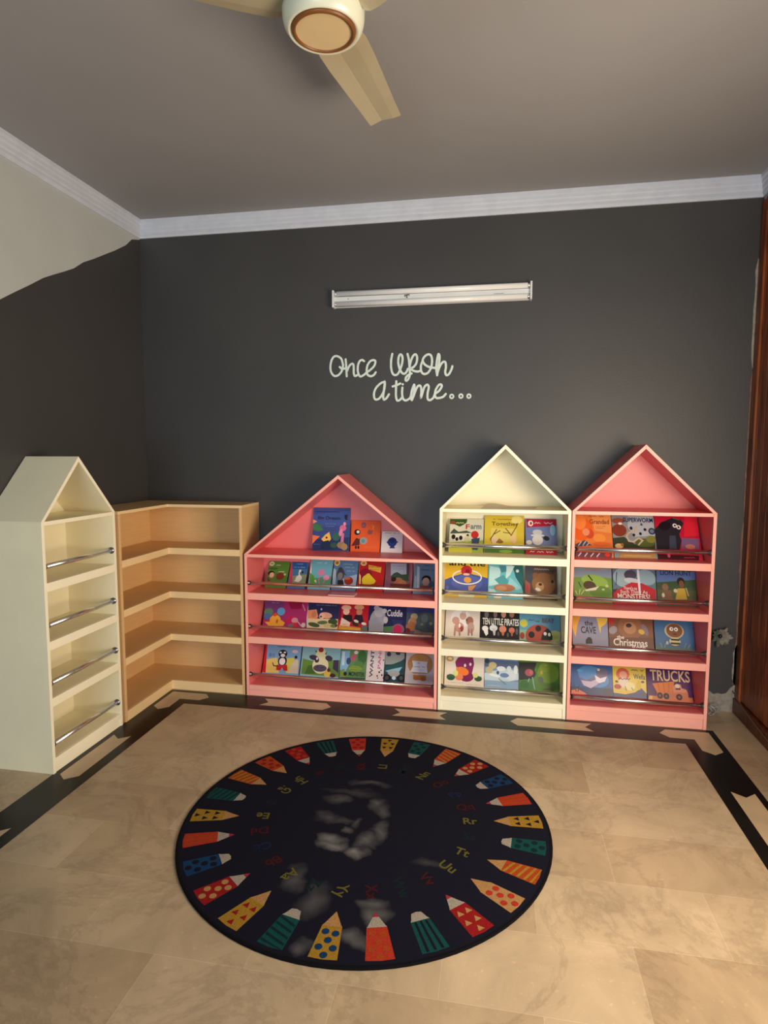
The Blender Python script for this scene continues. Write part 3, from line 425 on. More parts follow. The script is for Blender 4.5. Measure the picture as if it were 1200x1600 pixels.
('white picture book with a purple and orange monster between green leaves','picture books on the lowest rail shelf of the cream bookcase',2.1157,-0.125,0.09,0.2525,0.252,0.008,0.433,(224,214,206),(190,180,170),[('e',(190,150,90),32,168,24.7,18.6,0),('e',(226,210,180),32,169,13.1,8.6,0),('e',(130,26,96),127,138,55.9,54.0,0),('p',(130,26,96),[(66,148),(83,178),(136,195),(180,184),(188,142),(176,84),(170,49),(135,29),(91,44)]),('e',(120,20,84),141,61,45.6,32.2,0),('e',(234,120,40),115,93,41.5,25.4,-15),('p',(226,130,60),[(74,120),(103,108),(90,79)]),('e',(226,220,220),130,130,7.2,10.6,0),('e',(226,220,220),164,139,7.2,9.9,0),('e',(226,130,90),95,55,25.7,21.0,0),('e',(60,96,76),41,51,27.3,19.6,0),('p',(40,80,60),[(15,67),(41,48),(32,75),(52,48),(69,64),(56,35),(27,33)]),('e',(50,90,66),216,52,24.1,16.7,0),('p',(40,80,50),[(198,58),(212,73),(219,56),(237,67),(230,39),(202,37)]),('e',(216,216,130),72,78,15.8,18.3,0),('e',(210,210,140),198,72,17.0,15.4,0),('s',(170,150,150),21,18,121,2.1),('s',(170,150,150),143,12,235,2.1)]),
('icy blue picture book with white polar animals and a yellow bear','picture books on the lowest rail shelf of the cream bookcase',2.3697,-0.125,0.09,0.2148,0.252,0.008,0.433,(120,150,190),(70,90,120),[('p',(84,104,146),[(-1,177),(214,176),(215,131),(0,132)]),('p',(190,210,226),[(1,90),(91,116),(162,128),(215,103),(215,62),(135,43),(2,48)]),('p',(140,170,206),[(2,48),(215,48),(215,-7),(4,-7)]),('e',(206,190,140),52,142,25.5,21.1,0),('e',(190,180,140),31,112,24.0,22.4,0),('e',(50,60,60),16,168,14.2,15.6,0),('e',(214,224,234),155,127,14.0,16.8,0),('e',(206,220,234),169,86,34.8,31.9,0),('e',(224,232,240),105,124,28.1,15.4,0),('e',(50,80,130),85,98,8.4,11.2,0),('e',(100,130,180),127,84,28.0,13.9,0),('e',(230,236,242),197,123,12.6,27.9,0),('l',(90,120,170),4.2,[(92,61),(135,29)]),('e',(226,234,240),64,80,35.1,8.3,-10),('s',(210,222,236),23,17,107,2.8)]),
('green picture book with a dark furry creature with a pink nose in grass','picture books on the lowest rail shelf of the cream bookcase',2.5859,-0.125,0.09,0.2462,0.252,0.008,0.433,(84,128,46),(60,80,30),[('p',(40,38,44),[(1,173),(112,176),(98,137),(91,75),(2,62)]),('e',(46,44,52),50,107,55.3,38.8,0),('e',(170,80,96),64,111,26.3,22.2,0),('e',(190,100,116),76,115,11.1,13.8,0),('e',(120,150,40),181,115,65.6,62.3,0),('e',(136,160,50),161,148,34.4,27.8,0),('e',(90,106,90),134,71,17.8,20.6,0),('p',(70,120,70),[(15,63),(98,68),(112,8),(2,0)]),('l',(140,170,170),6.9,[(85,81),(98,14)]),('l',(150,180,180),5.5,[(64,73),(50,31)]),('e',(60,110,60),36,37,27.6,24.7,0),('p',(96,80,56),[(139,10),(194,27),(221,9)]),('s',(170,190,80),157,162,178,5.6),('e',(190,170,60),140,116,8.3,12.4,0),('l',(40,40,30),5.5,[(254,185),(251,-3)])]),
('orange picture book titled Grandad with a curled sleeper under striped cloth','picture books on the top rail shelf of the tall pink bookcase',2.8973,-0.2,0.962,0.2162,0.3021,0.008,0.5824,(222,130,64),(220,160,120),[('p',(232,160,90),[(101,293),(225,292),(211,162),(117,176)]),('e',(224,104,40),46,182,57.2,75.8,-20),('e',(232,140,70),33,232,36.1,51.1,0),('e',(200,80,50),87,154,24.2,33.2,0),('e',(226,150,110),66,166,21.4,25.0,0),('e',(232,150,70),142,127,35.3,29.6,0),('e',(220,110,60),154,87,49.0,16.3,0),('p',(70,80,100),[(2,82),(57,112),(94,77),(5,66)]),('l',(200,196,200),5.7,[(19,74),(35,99)]),('l',(200,196,200),5.7,[(44,75),(60,102)]),('l',(200,196,200),5.7,[(65,73),(78,91)]),('p',(110,66,80),[(-7,33),(208,32),(204,0),(-8,-3)]),('l',(216,200,206),6.3,[(16,6),(31,26)]),('l',(216,200,206),6.3,[(52,4),(67,26)]),('l',(216,200,206),6.3,[(86,4),(102,25)]),('l',(216,200,206),6.3,[(121,4),(136,25)]),('e',(214,60,50),181,19,15.3,14.4,0),('t',(150,80,50),'Grandad',90,221,203,253),('s',(170,90,60),86,273,201,6.0),('s',(170,100,70),122,206,182,2.5),('s',(170,100,70),125,193,174,2.5)]),
('grey picture book with a pale curling worm over dark green leaves','picture books on the top rail shelf of the tall pink bookcase',3.118,-0.19,0.962,0.243,0.2976,0.008,0.5824,(140,146,150),(60,60,66),[('p',(176,186,196),[(96,280),(254,283),(241,151),(127,140),(90,204)]),('e',(130,60,44),40,182,42.2,41.6,0),('e',(150,80,60),37,245,35.5,20.2,0),('e',(235,235,232),48,227,11.3,8.4,0),('p',(56,66,50),[(-1,128),(64,138),(123,91),(241,143),(233,62),(-6,55)]),('e',(86,100,50),179,101,55.0,29.1,0),('e',(130,130,60),216,126,27.5,24.4,0),('l',(196,176,150),9.8,[(143,206),(127,176),(95,167),(79,142),(90,110),(117,107),(147,132),(167,116),(143,88)]),('e',(30,30,40),109,197,8.4,11.6,0),('e',(30,30,40),121,152,7.7,9.8,0),('e',(30,30,40),159,161,7.6,9.8,0),('e',(30,30,40),187,189,8.3,9.9,0),('e',(46,66,90),225,179,19.4,23.0,0),('e',(110,130,150),225,179,11.1,13.2,0),('e',(222,190,130),32,76,23.7,16.2,0),('e',(160,110,60),50,85,8.3,11.3,0),('t',(24,40,90),'SUPERWORM',65,237,236,268),('p',(186,140,80),[(35,28),(230,31),(227,-1),(27,0)]),('s',(220,190,140),55,15,206,4.8),('t',(30,40,80),'&',163,215,178,232)]),
('crimson picture book with a tall black shape with two white eyes','picture books on the top rail shelf of the tall pink bookcase',3.3608,-0.2,0.962,0.2418,0.2957,0.012,0.5824,(196,26,60),(60,20,30),[('p',(222,40,60),[(173,288),(255,290),(238,159),(157,149)]),('p',(120,90,130),[(142,141),(237,139),(229,72),(134,69)]),('e',(190,120,110),183,86,26.8,15.9,0),('p',(36,38,48),[(2,201),(44,244),(102,274),(149,263),(163,238),(131,164),(140,124),(123,64),(-12,60)]),('p',(60,70,90),[(76,155),(110,156),(107,68),(67,67)]),('e',(22,22,28),55,219,34.4,28.1,20),('l',(60,120,60),5.5,[(109,270),(142,258)]),('e',(235,235,232),112,222,12.3,14.0,0),('e',(235,235,232),133,211,12.3,13.9,0),('e',(22,22,26),113,222,5.5,6.6,0),('e',(22,22,26),132,211,5.5,6.6,0),('p',(60,20,30),[(-13,32),(223,29),(219,-6),(-17,-7)]),('s',(190,60,80),141,15,207,5.5),('e',(200,80,110),59,27,8.1,15.7,0)]),
('green meadow picture book with a small brown hedgehog-like animal','picture books on the second rail shelf of the tall pink bookcase',2.9049,-0.125,0.673,0.2255,0.252,0.008,0.433,(112,150,70),(60,90,50),[('p',(130,150,170),[(2,213),(230,214),(227,152),(132,164),(1,151)]),('e',(140,180,80),124,132,79.3,38.8,-10),('e',(96,136,56),158,65,64.3,38.2,0),('e',(80,60,44),94,104,37.6,27.8,-10),('l',(30,40,30),7.3,[(89,166),(110,136)]),('p',(216,214,190),[(65,76),(130,94),(152,103),(129,75),(72,67)]),('l',(196,210,150),5.1,[(20,44),(10,66)]),('l',(196,210,150),5.1,[(31,44),(36,75)]),('l',(196,210,150),5.1,[(42,45),(61,72)]),('e',(186,210,130),195,104,10.0,9.2,0),('e',(186,210,130),173,81,8.6,6.1,0),('s',(190,110,130),68,204,181,7.8),('p',(100,120,90),[(-2,1),(221,3),(220,-12),(-3,-14)]),('l',(50,70,50),5.1,[(43,91),(30,121)])]),
('grey and red picture book titled MONSTERS with a pale figure and a bright streak','picture books on the second rail shelf of the tall pink bookcase',3.1347,-0.125,0.673,0.249,0.252,0.008,0.433,(90,120,140),(50,30,40),[('e',(150,176,190),68,162,64.1,61.9,-10),('e',(70,70,90),104,179,35.6,30.9,0),('e',(190,200,206),116,141,49.5,18.4,-10),('e',(140,170,186),196,167,56.3,46.1,-30),('p',(180,30,46),[(0,68),(51,100),(109,133),(172,128),(247,93),(241,-4),(-4,-8)]),('p',(50,40,60),[(0,83),(29,92),(6,61)]),('p',(214,224,236),[(143,214),(157,213),(160,56),(149,55)]),('t',(222,206,206),"There's no",61,86,139,107),('t',(222,206,206),'Such Thing As',42,58,198,85),('t',(236,230,226),'MONSTERS!',25,30,210,62),('l',(40,60,80),4.3,[(26,192),(19,114)])]),
('picture book with a child in a yellow top standing on a dark green field','picture books on the second rail shelf of the tall pink bookcase',3.3872,-0.125,0.673,0.2223,0.252,0.008,0.433,(60,80,60),(50,60,40),[('p',(84,112,170),[(6,212),(229,212),(224,148),(157,138),(1,139)]),('p',(50,80,50),[(1,139),(116,151),(225,163),(221,118),(-1,109)]),('p',(80,90,56),[(-2,94),(219,95),(214,32),(-6,30)]),('t',(24,34,70),'LION HUNT',25,186,201,214),('s',(90,110,150),91,180,125,2.3),('e',(30,22,26),138,148,22.1,25.8,0),('e',(120,80,56),141,133,13.8,22.7,0),('p',(190,160,60),[(117,106),(158,108),(167,41),(101,38)]),('e',(206,196,160),105,91,11.0,12.0,0),('l',(190,170,110),6.2,[(165,108),(175,64)]),('e',(130,100,80),48,111,18.1,21.2,0),('p',(120,90,66),[(29,87),(78,93),(87,34),(25,31)]),('e',(206,206,200),34,61,8.3,13.5,0)]),
('grey picture book titled the CAVE with yellow wedges and a black cave mouth','picture books on the third rail shelf of the tall pink bookcase',2.9057,-0.125,0.387,0.2111,0.252,0.008,0.433,(136,140,166),(100,100,120),[('p',(230,170,60),[(2,190),(50,191),(30,137),(18,60),(1,120)]),('p',(226,190,70),[(145,188),(215,188),(199,153),(169,129),(166,91),(156,136)]),('t',(34,34,44),'the',73,137,123,168),('t',(28,24,34),'CAVE',51,88,140,131),('p',(26,28,36),[(77,24),(79,49),(91,64),(103,66),(114,56),(118,27)]),('s',(90,90,100),86,42,112,2.2),('e',(100,110,110),49,17,43.5,6.0,0)]),
('brown picture book titled The Christmas Vote with a brown bear muzzle','picture books on the third rail shelf of the tall pink bookcase',3.1204,-0.125,0.387,0.2589,0.252,0.008,0.433,(120,76,52),(80,40,30),[('p',(180,30,36),[(3,188),(43,186),(20,147),(2,154)]),('e',(150,140,150),26,117,21.6,27.2,-40),('e',(140,92,60),127,138,71.3,75.7,0),('e',(176,124,86),125,134,37.1,36.2,0),('e',(40,24,26),119,150,17.2,12.8,10),('e',(130,110,120),212,127,15.6,37.5,20),('e',(206,170,80),191,114,18.4,15.0,-30),('p',(100,60,44),[(-1,71),(257,81),(253,11),(-4,4)]),('t',(230,226,222),'the',47,65,89,87),('t',(232,228,224),'Christmas',26,24,222,67),('t',(230,226,222),'Vote',127,0,210,37)]),
('blue picture book with a brown round face and black and yellow stripes','picture books on the third rail shelf of the tall pink bookcase',3.3863,-0.125,0.387,0.2233,0.252,0.008,0.433,(58,104,150),(40,60,90),[('e',(180,170,140),113,129,55.7,46.2,0),('e',(124,74,36),114,132,46.0,41.7,0),('e',(235,235,232),98,141,11.2,11.9,0),('e',(235,235,232),124,140,11.2,11.9,0),('e',(22,22,26),100,141,4.2,4.5,0),('e',(22,22,26),123,139,4.2,4.5,0),('e',(90,44,24),116,110,11.1,5.9,0),('e',(206,190,140),113,66,31.9,25.0,0),('p',(24,22,24),[(87,83),(142,82),(138,71),(93,72)]),('p',(24,22,24),[(87,60),(142,60),(140,49),(89,49)]),('p',(80,110,110),[(-2,34),(220,32),(219,18),(-4,12)]),('l',(130,160,160),4.2,[(38,29),(29,54)]),('l',(130,160,160),4.2,[(52,30),(60,52)]),('l',(120,150,160),4.1,[(162,29),(175,59)]),('l',(120,150,160),4.1,[(183,30),(198,53)]),('e',(176,186,180),69,56,7.0,10.3,0)]),
('deep blue picture book with a grinning grey-mauve shark','picture books on the lowest rail shelf of the tall pink bookcase',2.9048,-0.125,0.09,0.2485,0.252,0.008,0.433,(30,84,150),(20,40,90),[('e',(60,130,196),135,112,94.9,59.8,-20),('p',(20,50,110),[(1,44),(247,46),(245,-5),(0,-15)]),('p',(104,90,130),[(47,106),(90,87),(142,112),(188,160),(220,151),(215,110),(177,70),(118,40),(68,59)]),('e',(90,84,120),184,141,33.6,26.9,0),('p',(186,176,206),[(61,85),(119,81),(157,98),(163,69),(118,40),(75,56)]),('p',(222,218,230),[(144,123),(175,103),(215,117),(203,87),(167,73),(149,90)]),('e',(235,235,232),167,155,7.3,7.5,0),('e',(22,22,26),167,155,2.9,3.0,0),('p',(216,120,90),[(1,21),(38,31),(81,12),(102,-7),(0,-9)]),('l',(40,60,50),5.9,[(30,16),(16,59)]),('l',(40,60,50),5.9,[(41,17),(49,54)]),('e',(30,36,80),219,22,28.8,24.9,0),('e',(70,160,210),55,144,17.8,9.0,0)]),
('yellow picture book with an orange-haired child and a small dog over dark blue','picture books on the lowest rail shelf of the tall pink bookcase',3.1548,-0.125,0.09,0.1951,0.252,0.008,0.433,(220,194,70),(120,60,40),[('p',(40,56,120),[(-2,24),(69,18),(127,33),(164,61),(194,30),(195,-6),(0,-9)]),('e',(206,80,40),60,138,39.0,37.2,0),('e',(226,160,130),62,134,23.1,22.3,0),('e',(222,206,190),65,87,28.8,29.5,0),('e',(160,30,40),27,61,21.6,14.7,0),('e',(226,220,160),100,67,28.6,24.9,0),('l',(110,90,60),4.3,[(71,65),(77,40)]),('l',(110,90,60),4.3,[(107,60),(117,46)]),('e',(210,180,40),151,78,14.3,29.3,0),('s',(30,30,40),34,110,102,7.4),('t',(60,60,60),'Wella',122,112,190,143),('s',(60,60,60),112,166,191,6.7),('e',(50,50,60),174,98,10.0,7.3,0),('e',(60,40,30),22,91,8.7,7.4,0)]),
('purple picture book titled TRUCKS with an orange dump truck','picture books on the lowest rail shelf of the tall pink bookcase',3.3507,-0.137,0.09,0.2589,0.252,0.008,0.487,(76,24,94),(60,10,60),[('t',(222,196,150),'TRUCKS',23,116,250,182),('p',(214,120,60),[(32,99),(160,118),(144,52),(59,39)]),('l',(180,90,40),3.5,[(64,103),(74,43)]),('l',(180,90,40),3.5,[(96,108),(98,47)]),('l',(180,90,40),3.5,[(128,112),(123,51)]),('p',(214,140,110),[(149,88),(169,104),(194,102),(199,81),(226,72),(228,58),(147,49)]),('e',(226,206,190),175,92,14.0,11.6,0),('p',(70,50,80),[(164,79),(192,80),(191,71),(163,69)]),('p',(206,120,80),[(9,25),(256,28),(257,-4),(4,3)]),('p',(200,120,90),[(56,46),(231,58),(232,26),(51,24)]),('e',(40,26,40),71,29,16.8,18.8,0),('e',(40,26,40),107,28,16.8,18.8,0),('e',(60,26,50),180,27,18.1,18.7,0),('e',(150,90,80),71,29,6.3,7.2,0),('e',(150,90,80),107,28,6.3,7.2,0),('e',(160,90,80),180,27,6.9,7.2,0),('p',(226,180,90),[(9,25),(30,25),(25,4),(4,5)]),('s',(190,130,110),76,119,175,1.8)]),
]
LETTERING = {'once': [[(1.424,2.146),(1.413,2.187),(1.384,2.206),(1.361,2.201),(1.346,2.176),(1.339,2.139),(1.343,2.106),(1.359,2.083),(1.376,2.078),(1.397,2.087),(1.417,2.113),(1.425,2.15)],[(1.402,2.136),(1.417,2.124),(1.439,2.126)],[(1.442,2.184),(1.445,2.149),(1.449,2.075)],[(1.451,2.108),(1.467,2.141),(1.484,2.154),(1.494,2.148),(1.496,2.123),(1.496,2.095),(1.503,2.076),(1.518,2.08)],[(1.565,2.169),(1.552,2.177),(1.535,2.168),(1.524,2.139),(1.524,2.102),(1.535,2.075),(1.548,2.073),(1.569,2.085),(1.58,2.095),(1.607,2.113),(1.632,2.137),(1.64,2.165),(1.628,2.174),(1.607,2.168),(1.588,2.142),(1.582,2.105),(1.59,2.08),(1.611,2.072),(1.63,2.08),(1.642,2.096)]],'upon': [[(1.75,2.21),(1.743,2.172),(1.743,2.122),(1.753,2.086),(1.772,2.076),(1.79,2.088),(1.809,2.13),(1.817,2.171),(1.813,2.198),(1.801,2.205),(1.791,2.186),(1.79,2.146),(1.803,2.105),(1.821,2.084),(1.839,2.089),(1.852,2.114)],[(1.849,2.207),(1.858,2.17),(1.862,2.124),(1.865,2.084),(1.858,2.054),(1.845,2.039),(1.837,2.044),(1.841,2.062),(1.857,2.076),(1.876,2.084)],[(1.862,2.124),(1.87,2.159),(1.885,2.194),(1.902,2.203),(1.911,2.183),(1.906,2.148),(1.888,2.124),(1.87,2.116),(1.888,2.101),(1.914,2.095),(1.935,2.1)],[(1.947,2.162),(1.936,2.132),(1.938,2.097),(1.955,2.079),(1.981,2.086),(2.0,2.116),(2.007,2.156),(2.001,2.191),(1.983,2.201),(1.96,2.189),(1.947,2.165),(1.96,2.139),(1.991,2.121),(2.027,2.115)],[(2.04,2.069),(2.034,2.11),(2.037,2.155),(2.046,2.199),(2.054,2.189),(2.053,2.16),(2.047,2.115),(2.04,2.07)],[(2.042,2.085),(2.057,2.125),(2.075,2.15),(2.091,2.149),(2.095,2.119),(2.091,2.089),(2.098,2.069),(2.113,2.073),(2.128,2.098),(2.136,2.123)]],'a': [[(1.7,2.035),(1.675,2.026),(1.645,1.998),(1.631,1.965),(1.633,1.932),(1.645,1.922),(1.666,1.93),(1.688,1.96),(1.7,1.997),(1.702,2.035),(1.696,1.98),(1.691,1.944),(1.696,1.921),(1.713,1.931),(1.729,1.955)]],'time': [[(1.777,2.037),(1.775,1.989),(1.775,1.943),(1.783,1.915),(1.801,1.918),(1.814,1.933)],[(1.753,2.004),(1.78,2.012),(1.803,2.022)],[(1.817,1.996),(1.815,1.958),(1.822,1.925),(1.838,1.914),(1.858,1.922),(1.871,1.937),(1.879,1.977),(1.893,2.012),(1.895,1.987),(1.889,1.947),(1.879,1.916),(1.872,1.937)],[(1.889,1.937),(1.905,1.982),(1.92,2.005),(1.935,2.002),(1.94,1.971),(1.937,1.931),(1.946,1.956),(1.959,1.996),(1.977,2.011),(1.987,1.996),(1.98,1.955),(1.982,1.92),(1.998,1.914),(2.018,1.93),(2.028,1.952),(2.054,1.972),(2.07,1.999),(2.064,2.011),(2.048,2.005),(2.031,1.975),(2.027,1.945),(2.036,1.927),(2.059,1.927),(2.08,1.934),(2.096,1.951)],[(1.818,2.017),(1.82,2.016)]],'dots': [[(2.134,1.935)],[(2.192,1.936)],[(2.242,1.935)]]}

# ------------------------------------------------------------------ house-shaped bookcases
def house(name, label, w, depth, ze, zp, shelves, rails, m, loc, rz, rr=0.0125, group=None):
    T = 0.018; me_ = M_PINK_LIT if m is M_PINK_SHADED else M_CREAM_LIT  # fronts and lips get the lit copy of the laminate, boards the shaded one
    t = empty(name, loc, (0, 0, rz)); tag(t, label, 'bookcase', group)
    rise = zp - ze; a = math.atan2(rise, w / 2); tv = T / math.cos(a)         # vertical thickness of a roof board
    for s in (0, 1):
        sd = MB(); x0 = 0 if s == 0 else w - T
        ztop_out = ze; ztop_in = ze + T * math.tan(a) - tv
        zi_ = ze - tv * 0.2
        poly = [(0, 0), (T, 0), (T, ze - 0.004), (0, ze - 0.004)] if s == 0 else [(w - T, 0), (w, 0), (w, ze - 0.004), (w - T, ze - 0.004)]
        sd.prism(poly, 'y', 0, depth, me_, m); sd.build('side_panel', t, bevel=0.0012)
        rf = MB(); cx = w / 2
        inner = T * 1.0
        if s == 0: poly = [(0, ze - 0.004), (inner, ze - 0.004), (cx, zp - tv), (cx, zp), (0, ze)]
        else: poly = [(w, ze - 0.004), (w, ze), (cx, zp), (cx, zp - tv), (w - inner, ze - 0.004)]
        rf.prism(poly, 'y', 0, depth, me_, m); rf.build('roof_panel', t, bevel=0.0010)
    bk = MB(); bk.prism([(T, 0.03), (w - T, 0.03), (w - T, ze - 0.002), (w / 2, zp - tv + 0.006), (T, ze - 0.002)], 'y', depth - 0.008, depth - 0.001, m); bk.build('back_panel', t)
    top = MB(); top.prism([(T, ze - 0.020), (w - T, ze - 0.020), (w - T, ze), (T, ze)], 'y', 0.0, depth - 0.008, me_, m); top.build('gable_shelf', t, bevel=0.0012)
    for i, z in enumerate(shelves):
        sh = MB(); sh.box(T, w - T, 0.016, depth - 0.008, z - 0.016, z - 0.0, m); so = sh.build('shelf', t)
        if i < len(shelves) - 1:
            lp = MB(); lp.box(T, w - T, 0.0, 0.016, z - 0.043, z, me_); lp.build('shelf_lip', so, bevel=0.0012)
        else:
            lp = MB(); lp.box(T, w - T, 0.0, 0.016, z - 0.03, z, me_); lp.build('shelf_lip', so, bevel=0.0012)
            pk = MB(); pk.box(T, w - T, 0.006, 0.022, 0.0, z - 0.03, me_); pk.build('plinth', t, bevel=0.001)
    for z in rails:
        ra = MB(); ra.tube([(T + 0.004, 0.018, z), (w - T - 0.004, 0.018, z)], rr, M_CHROME, 20); ro = ra.build('rail', t)
        for s in (0, 1):
            xx = T if s == 0 else w - T; dd = 1 if s == 0 else -1
            br = MB(); br.tube([(xx, 0.018, z), (xx + dd * 0.004, 0.018, z), (xx + dd * 0.0045, 0.018, z), (xx + dd * 0.013, 0.018, z)], 0.01, M_STEEL, 16, radii=[rr + .006, rr + .006, rr + .0025, rr + .0025]); br.build('rail_bracket', ro)
    return t
D = 0.3072
ZT, ZR = [0.962, 0.673, 0.387, 0.09], [1.024, 0.735, 0.450, 0.142]
house('house_bookcase', 'tall empty cream house-shaped bookcase standing against the left wall', 0.570, 0.3106, 1.2454, 1.5542, [0.948, 0.660, 0.378, 0.075], [1.026, 0.737, 0.449, 0.141], M_CREAM_SHADED, (0.3156, -1.4285, 0), PI / 2)
house('house_bookcase', 'tall cream house-shaped bookcase full of picture books, between the two pink ones', 0.7606, D - .003, 1.2454, 1.6262, ZT, ZR, M_CREAM_SHADED, (2.0924, -D, 0), 0)
house('house_bookcase', 'tall pink house-shaped bookcase full of picture books, nearest the wooden door', 0.7727, D - .003, 1.2454, 1.6262, ZT, [1.022, 0.732, 0.440, 0.136], M_PINK_SHADED, (2.8579, -D, 0), 0)
house('house_bookcase', 'low wide pink house-shaped bookcase with three rail shelves and books in its gable', 1.2412, D - .003, 0.9317, 1.441, [0.679, 0.392, 0.07], [0.742, 0.456, 0.137], M_PINK_SHADED, (0.8448, -D, 0), 0, rr=0.0105)

# ------------------------------------------------------------------ corner shelf unit
cu = empty('corner_bookcase', (0.0, 0.0, 0)); tag(cu, 'empty L-shaped beech corner bookcase with four open shelves in the room corner', 'bookcase')
KX, KY, K0, K1, ZK = 0.3157, 0.2973, -0.8269, 0.8286, 1.2417
g = 0.004; T = 0.018
def Lpoly(inset, x_end=0.0):
    return [(g, K0 + x_end), (KX - inset, K0 + x_end), (KX - inset, -KY + inset), (K1 - x_end, -KY + inset), (K1 - x_end, -g), (g, -g)]
tm = MB(); tm.prism(Lpoly(0), 'z', ZK - T, ZK, M_BEECH, M_BEECH_EDGE); tm.build('top_panel', cu, bevel=0.001)
e1 = MB(); e1.box(g, KX, K0, K0 + T, 0, ZK - T, M_BEECH); e1.build('end_panel', cu, bevel=0.001)
e2 = MB(); e2.box(K1 - T, K1, -KY, -g, 0, ZK - T, M_BEECH); e2.build('end_panel', cu, bevel=0.001)
b1 = MB(); b1.box(g, g + 0.008, K0 + T, -g - 0.008, 0.02, ZK - T, M_BEECH); b1.build('back_panel', cu)
b2 = MB(); b2.box(g + 0.008, K1 - T, -g - 0.008, -g, 0.02, ZK - T, M_BEECH); b2.build('back_panel', cu)
for z in (0.955, 0.664, 0.377, 0.06):
    sh = MB(); p = [(g + .008, K0 + T), (KX - .016, K0 + T), (KX - .016, -KY + .016), (K1 - T, -KY + .016), (K1 - T, -g - .008), (g + .008, -g - .008)]
    sh.prism(p, 'z', z - 0.016, z, M_BEECH); so = sh.build('shelf', cu)
    hgt = 0.042 if z > 0.1 else 0.06
    lp = MB(); lp.prism([(KX - .016, K0 + T), (KX, K0 + T), (KX, -KY), (K1 - T, -KY), (K1 - T, -KY + .016), (KX - .016, -KY + .016)], 'z', z - hgt, z, M_BEECH_EDGE); lp.build('shelf_lip' , so, bevel=0.001)

# ------------------------------------------------------------------ picture books
def cmat(h):
    return mat('cover_ink_%d_%d_%d' % tuple(h), rgb(*h), 0.38, coat=0.08, spec=0.35)
def art_polys(it, w, h):
    k = it[0]
    if k == 'p': return [it[2]]
    if k == 'e': return [ell(*it[2:7])]
    if k == 'L':
        cx, cy, rx, ry, lw = it[2:7]; P = ell(cx, cy, rx, ry, 0, 28); return ribbon(P + [P[0]], lw)
    if k == 'l': return ribbon(it[3], it[2])
    if k == 's':
        x0, y, x1, amp = it[2:6]; amp = max(amp, 1.2); out = []; x = x0; r = random.Random(int(x0 * 7 + y)); step = amp * 1.5
        pts = []
        i = 0
        while x < x1:
            pts.append((x, y + amp * (0.75 if i % 2 else -0.75) * r.uniform(0.5, 1.0))); x += step * r.uniform(0.6, 1.1); i += 1
            if r.random() < 0.13 and len(pts) > 2: out += ribbon(pts, amp * 0.55); pts = []; x += step
        if len(pts) > 1: out += ribbon(pts, amp * 0.55)
        return out
    return []
for (label, group, x0, yb, zs, w, h, th, tilt, bgc, spc, art) in BOOKS:
    zoff = (th * math.sin(tilt)) * 0 + 0.0006
    root = empty('picture_book', (x0 + w / 2, yb, zs + zoff), (-tilt, 0, 0)); tag(root, label, 'book', group)
    # local frame: x across, z up the cover, front at y=0, back at y=th
    W_, H_ = w * 1000, h * 1000
    cv = MB(); hw = w / 2; mbg = cmat(bgc); msp = cmat(spc); bt = 0.0012
    cv.box(-hw, hw, 0, bt, 0, h, mbg); cv.box(-hw, hw, th - bt, th, 0, h, mbg); cv.box(-hw - 0.0003, -hw + bt, 0, th, 0, h, msp)
    lay = 0
    for it in art:
        m = cmat(it[1]); 
        if it[0] in 'tT':
            V, F, bb = text_tris(it[2]); x_0, y_0, x_1, y_1 = it[3:7]
            lay += 1; yy = -0.00012 * lay
            if it[0] == 't':
                sx = (x_1 - x_0) / (bb[2] - bb[0]); sy = (y_1 - y_0) / (bb[3] - bb[1])
                P = [((x_0 + (v[0] - bb[0]) * sx), (y_0 + (v[1] - bb[1]) * sy)) for v in V]
            else:   # reads upward, rotated a quarter turn
                sx = (y_1 - y_0) / (bb[2] - bb[0]); sy = (x_1 - x_0) / (bb[3] - bb[1])
                P = [((x_1 - (v[1] - bb[1]) * sy), (y_0 + (v[0] - bb[0]) * sx)) for v in V]
            i0 = len(cv.v); cv.v += [(p[0] / 1000 - hw, yy, p[1] / 1000) for p in P]
            mi_ = cv.mi(m)
            for f in F: cv.f.append(tuple(i0 + q for q in f)); cv.m.append(mi_); cv.sm.append(False)
            continue
        lay += 1
        for poly in art_polys(it, W_, H_):
            cp = clip(poly, W_, H_)
            if len(cp) >= 3: cv.face([(q[0] / 1000 - hw, -0.00012 * lay, q[1] / 1000) for q in cp], m)
    cv.build('cover', root, weld=False, recalc=False)
    pg = MB(); pg.box(-hw + bt, hw - 0.002, bt, th - bt, 0.002, h - 0.002, M_PAPER); pg.build('page_block', root)

# loose sheets on the cream gable shelf
ps = MB(); nx, ny = 12, 4; r = random.Random(2)
def sheet(x0, x1, y0, y1, z, lift, skew):
    V = []
    for j in range(ny + 1):
        for i in range(nx + 1):
            u, v = i / nx, j / ny
            V.append((x0 + (x1 - x0) * u + skew * v, y0 + (y1 - y0) * v + 0.02 * u, z + lift * (math.exp(-((u - 0.12) / 0.25) ** 2)) * v))
    F = [(j * (nx + 1) + i, j * (nx + 1) + i + 1, (j + 1) * (nx + 1) + i + 1, (j + 1) * (nx + 1) + i) for j in range(ny) for i in range(nx)]
    V2 = [(a, b, c + 0.002) for a, b, c in V]; n = len(V)
    ps.idx(V, F, M_SHEET); ps.idx(V2, F, M_SHEET)
    rim = [i for i in range(nx + 1)] + [(j + 1) * (nx + 1) - 1 for j in range(1, ny + 1)] + [ny * (nx + 1) + i for i in range(nx - 1, -1, -1)] + [j * (nx + 1) for j in range(ny - 1, 0, -1)]
    ps.idx(V + V2, [(rim[k], rim[(k + 1) % len(rim)], n + rim[(k + 1) % len(rim)], n + rim[k]) for k in range(len(rim))], M_SHEET)
sheet(0, 0.31, 0, 0.19, 0.0, 0.018, 0.03)
so = ps.build('paper_sheet', None); so.location = (2.335, -0.285, 1.2458)
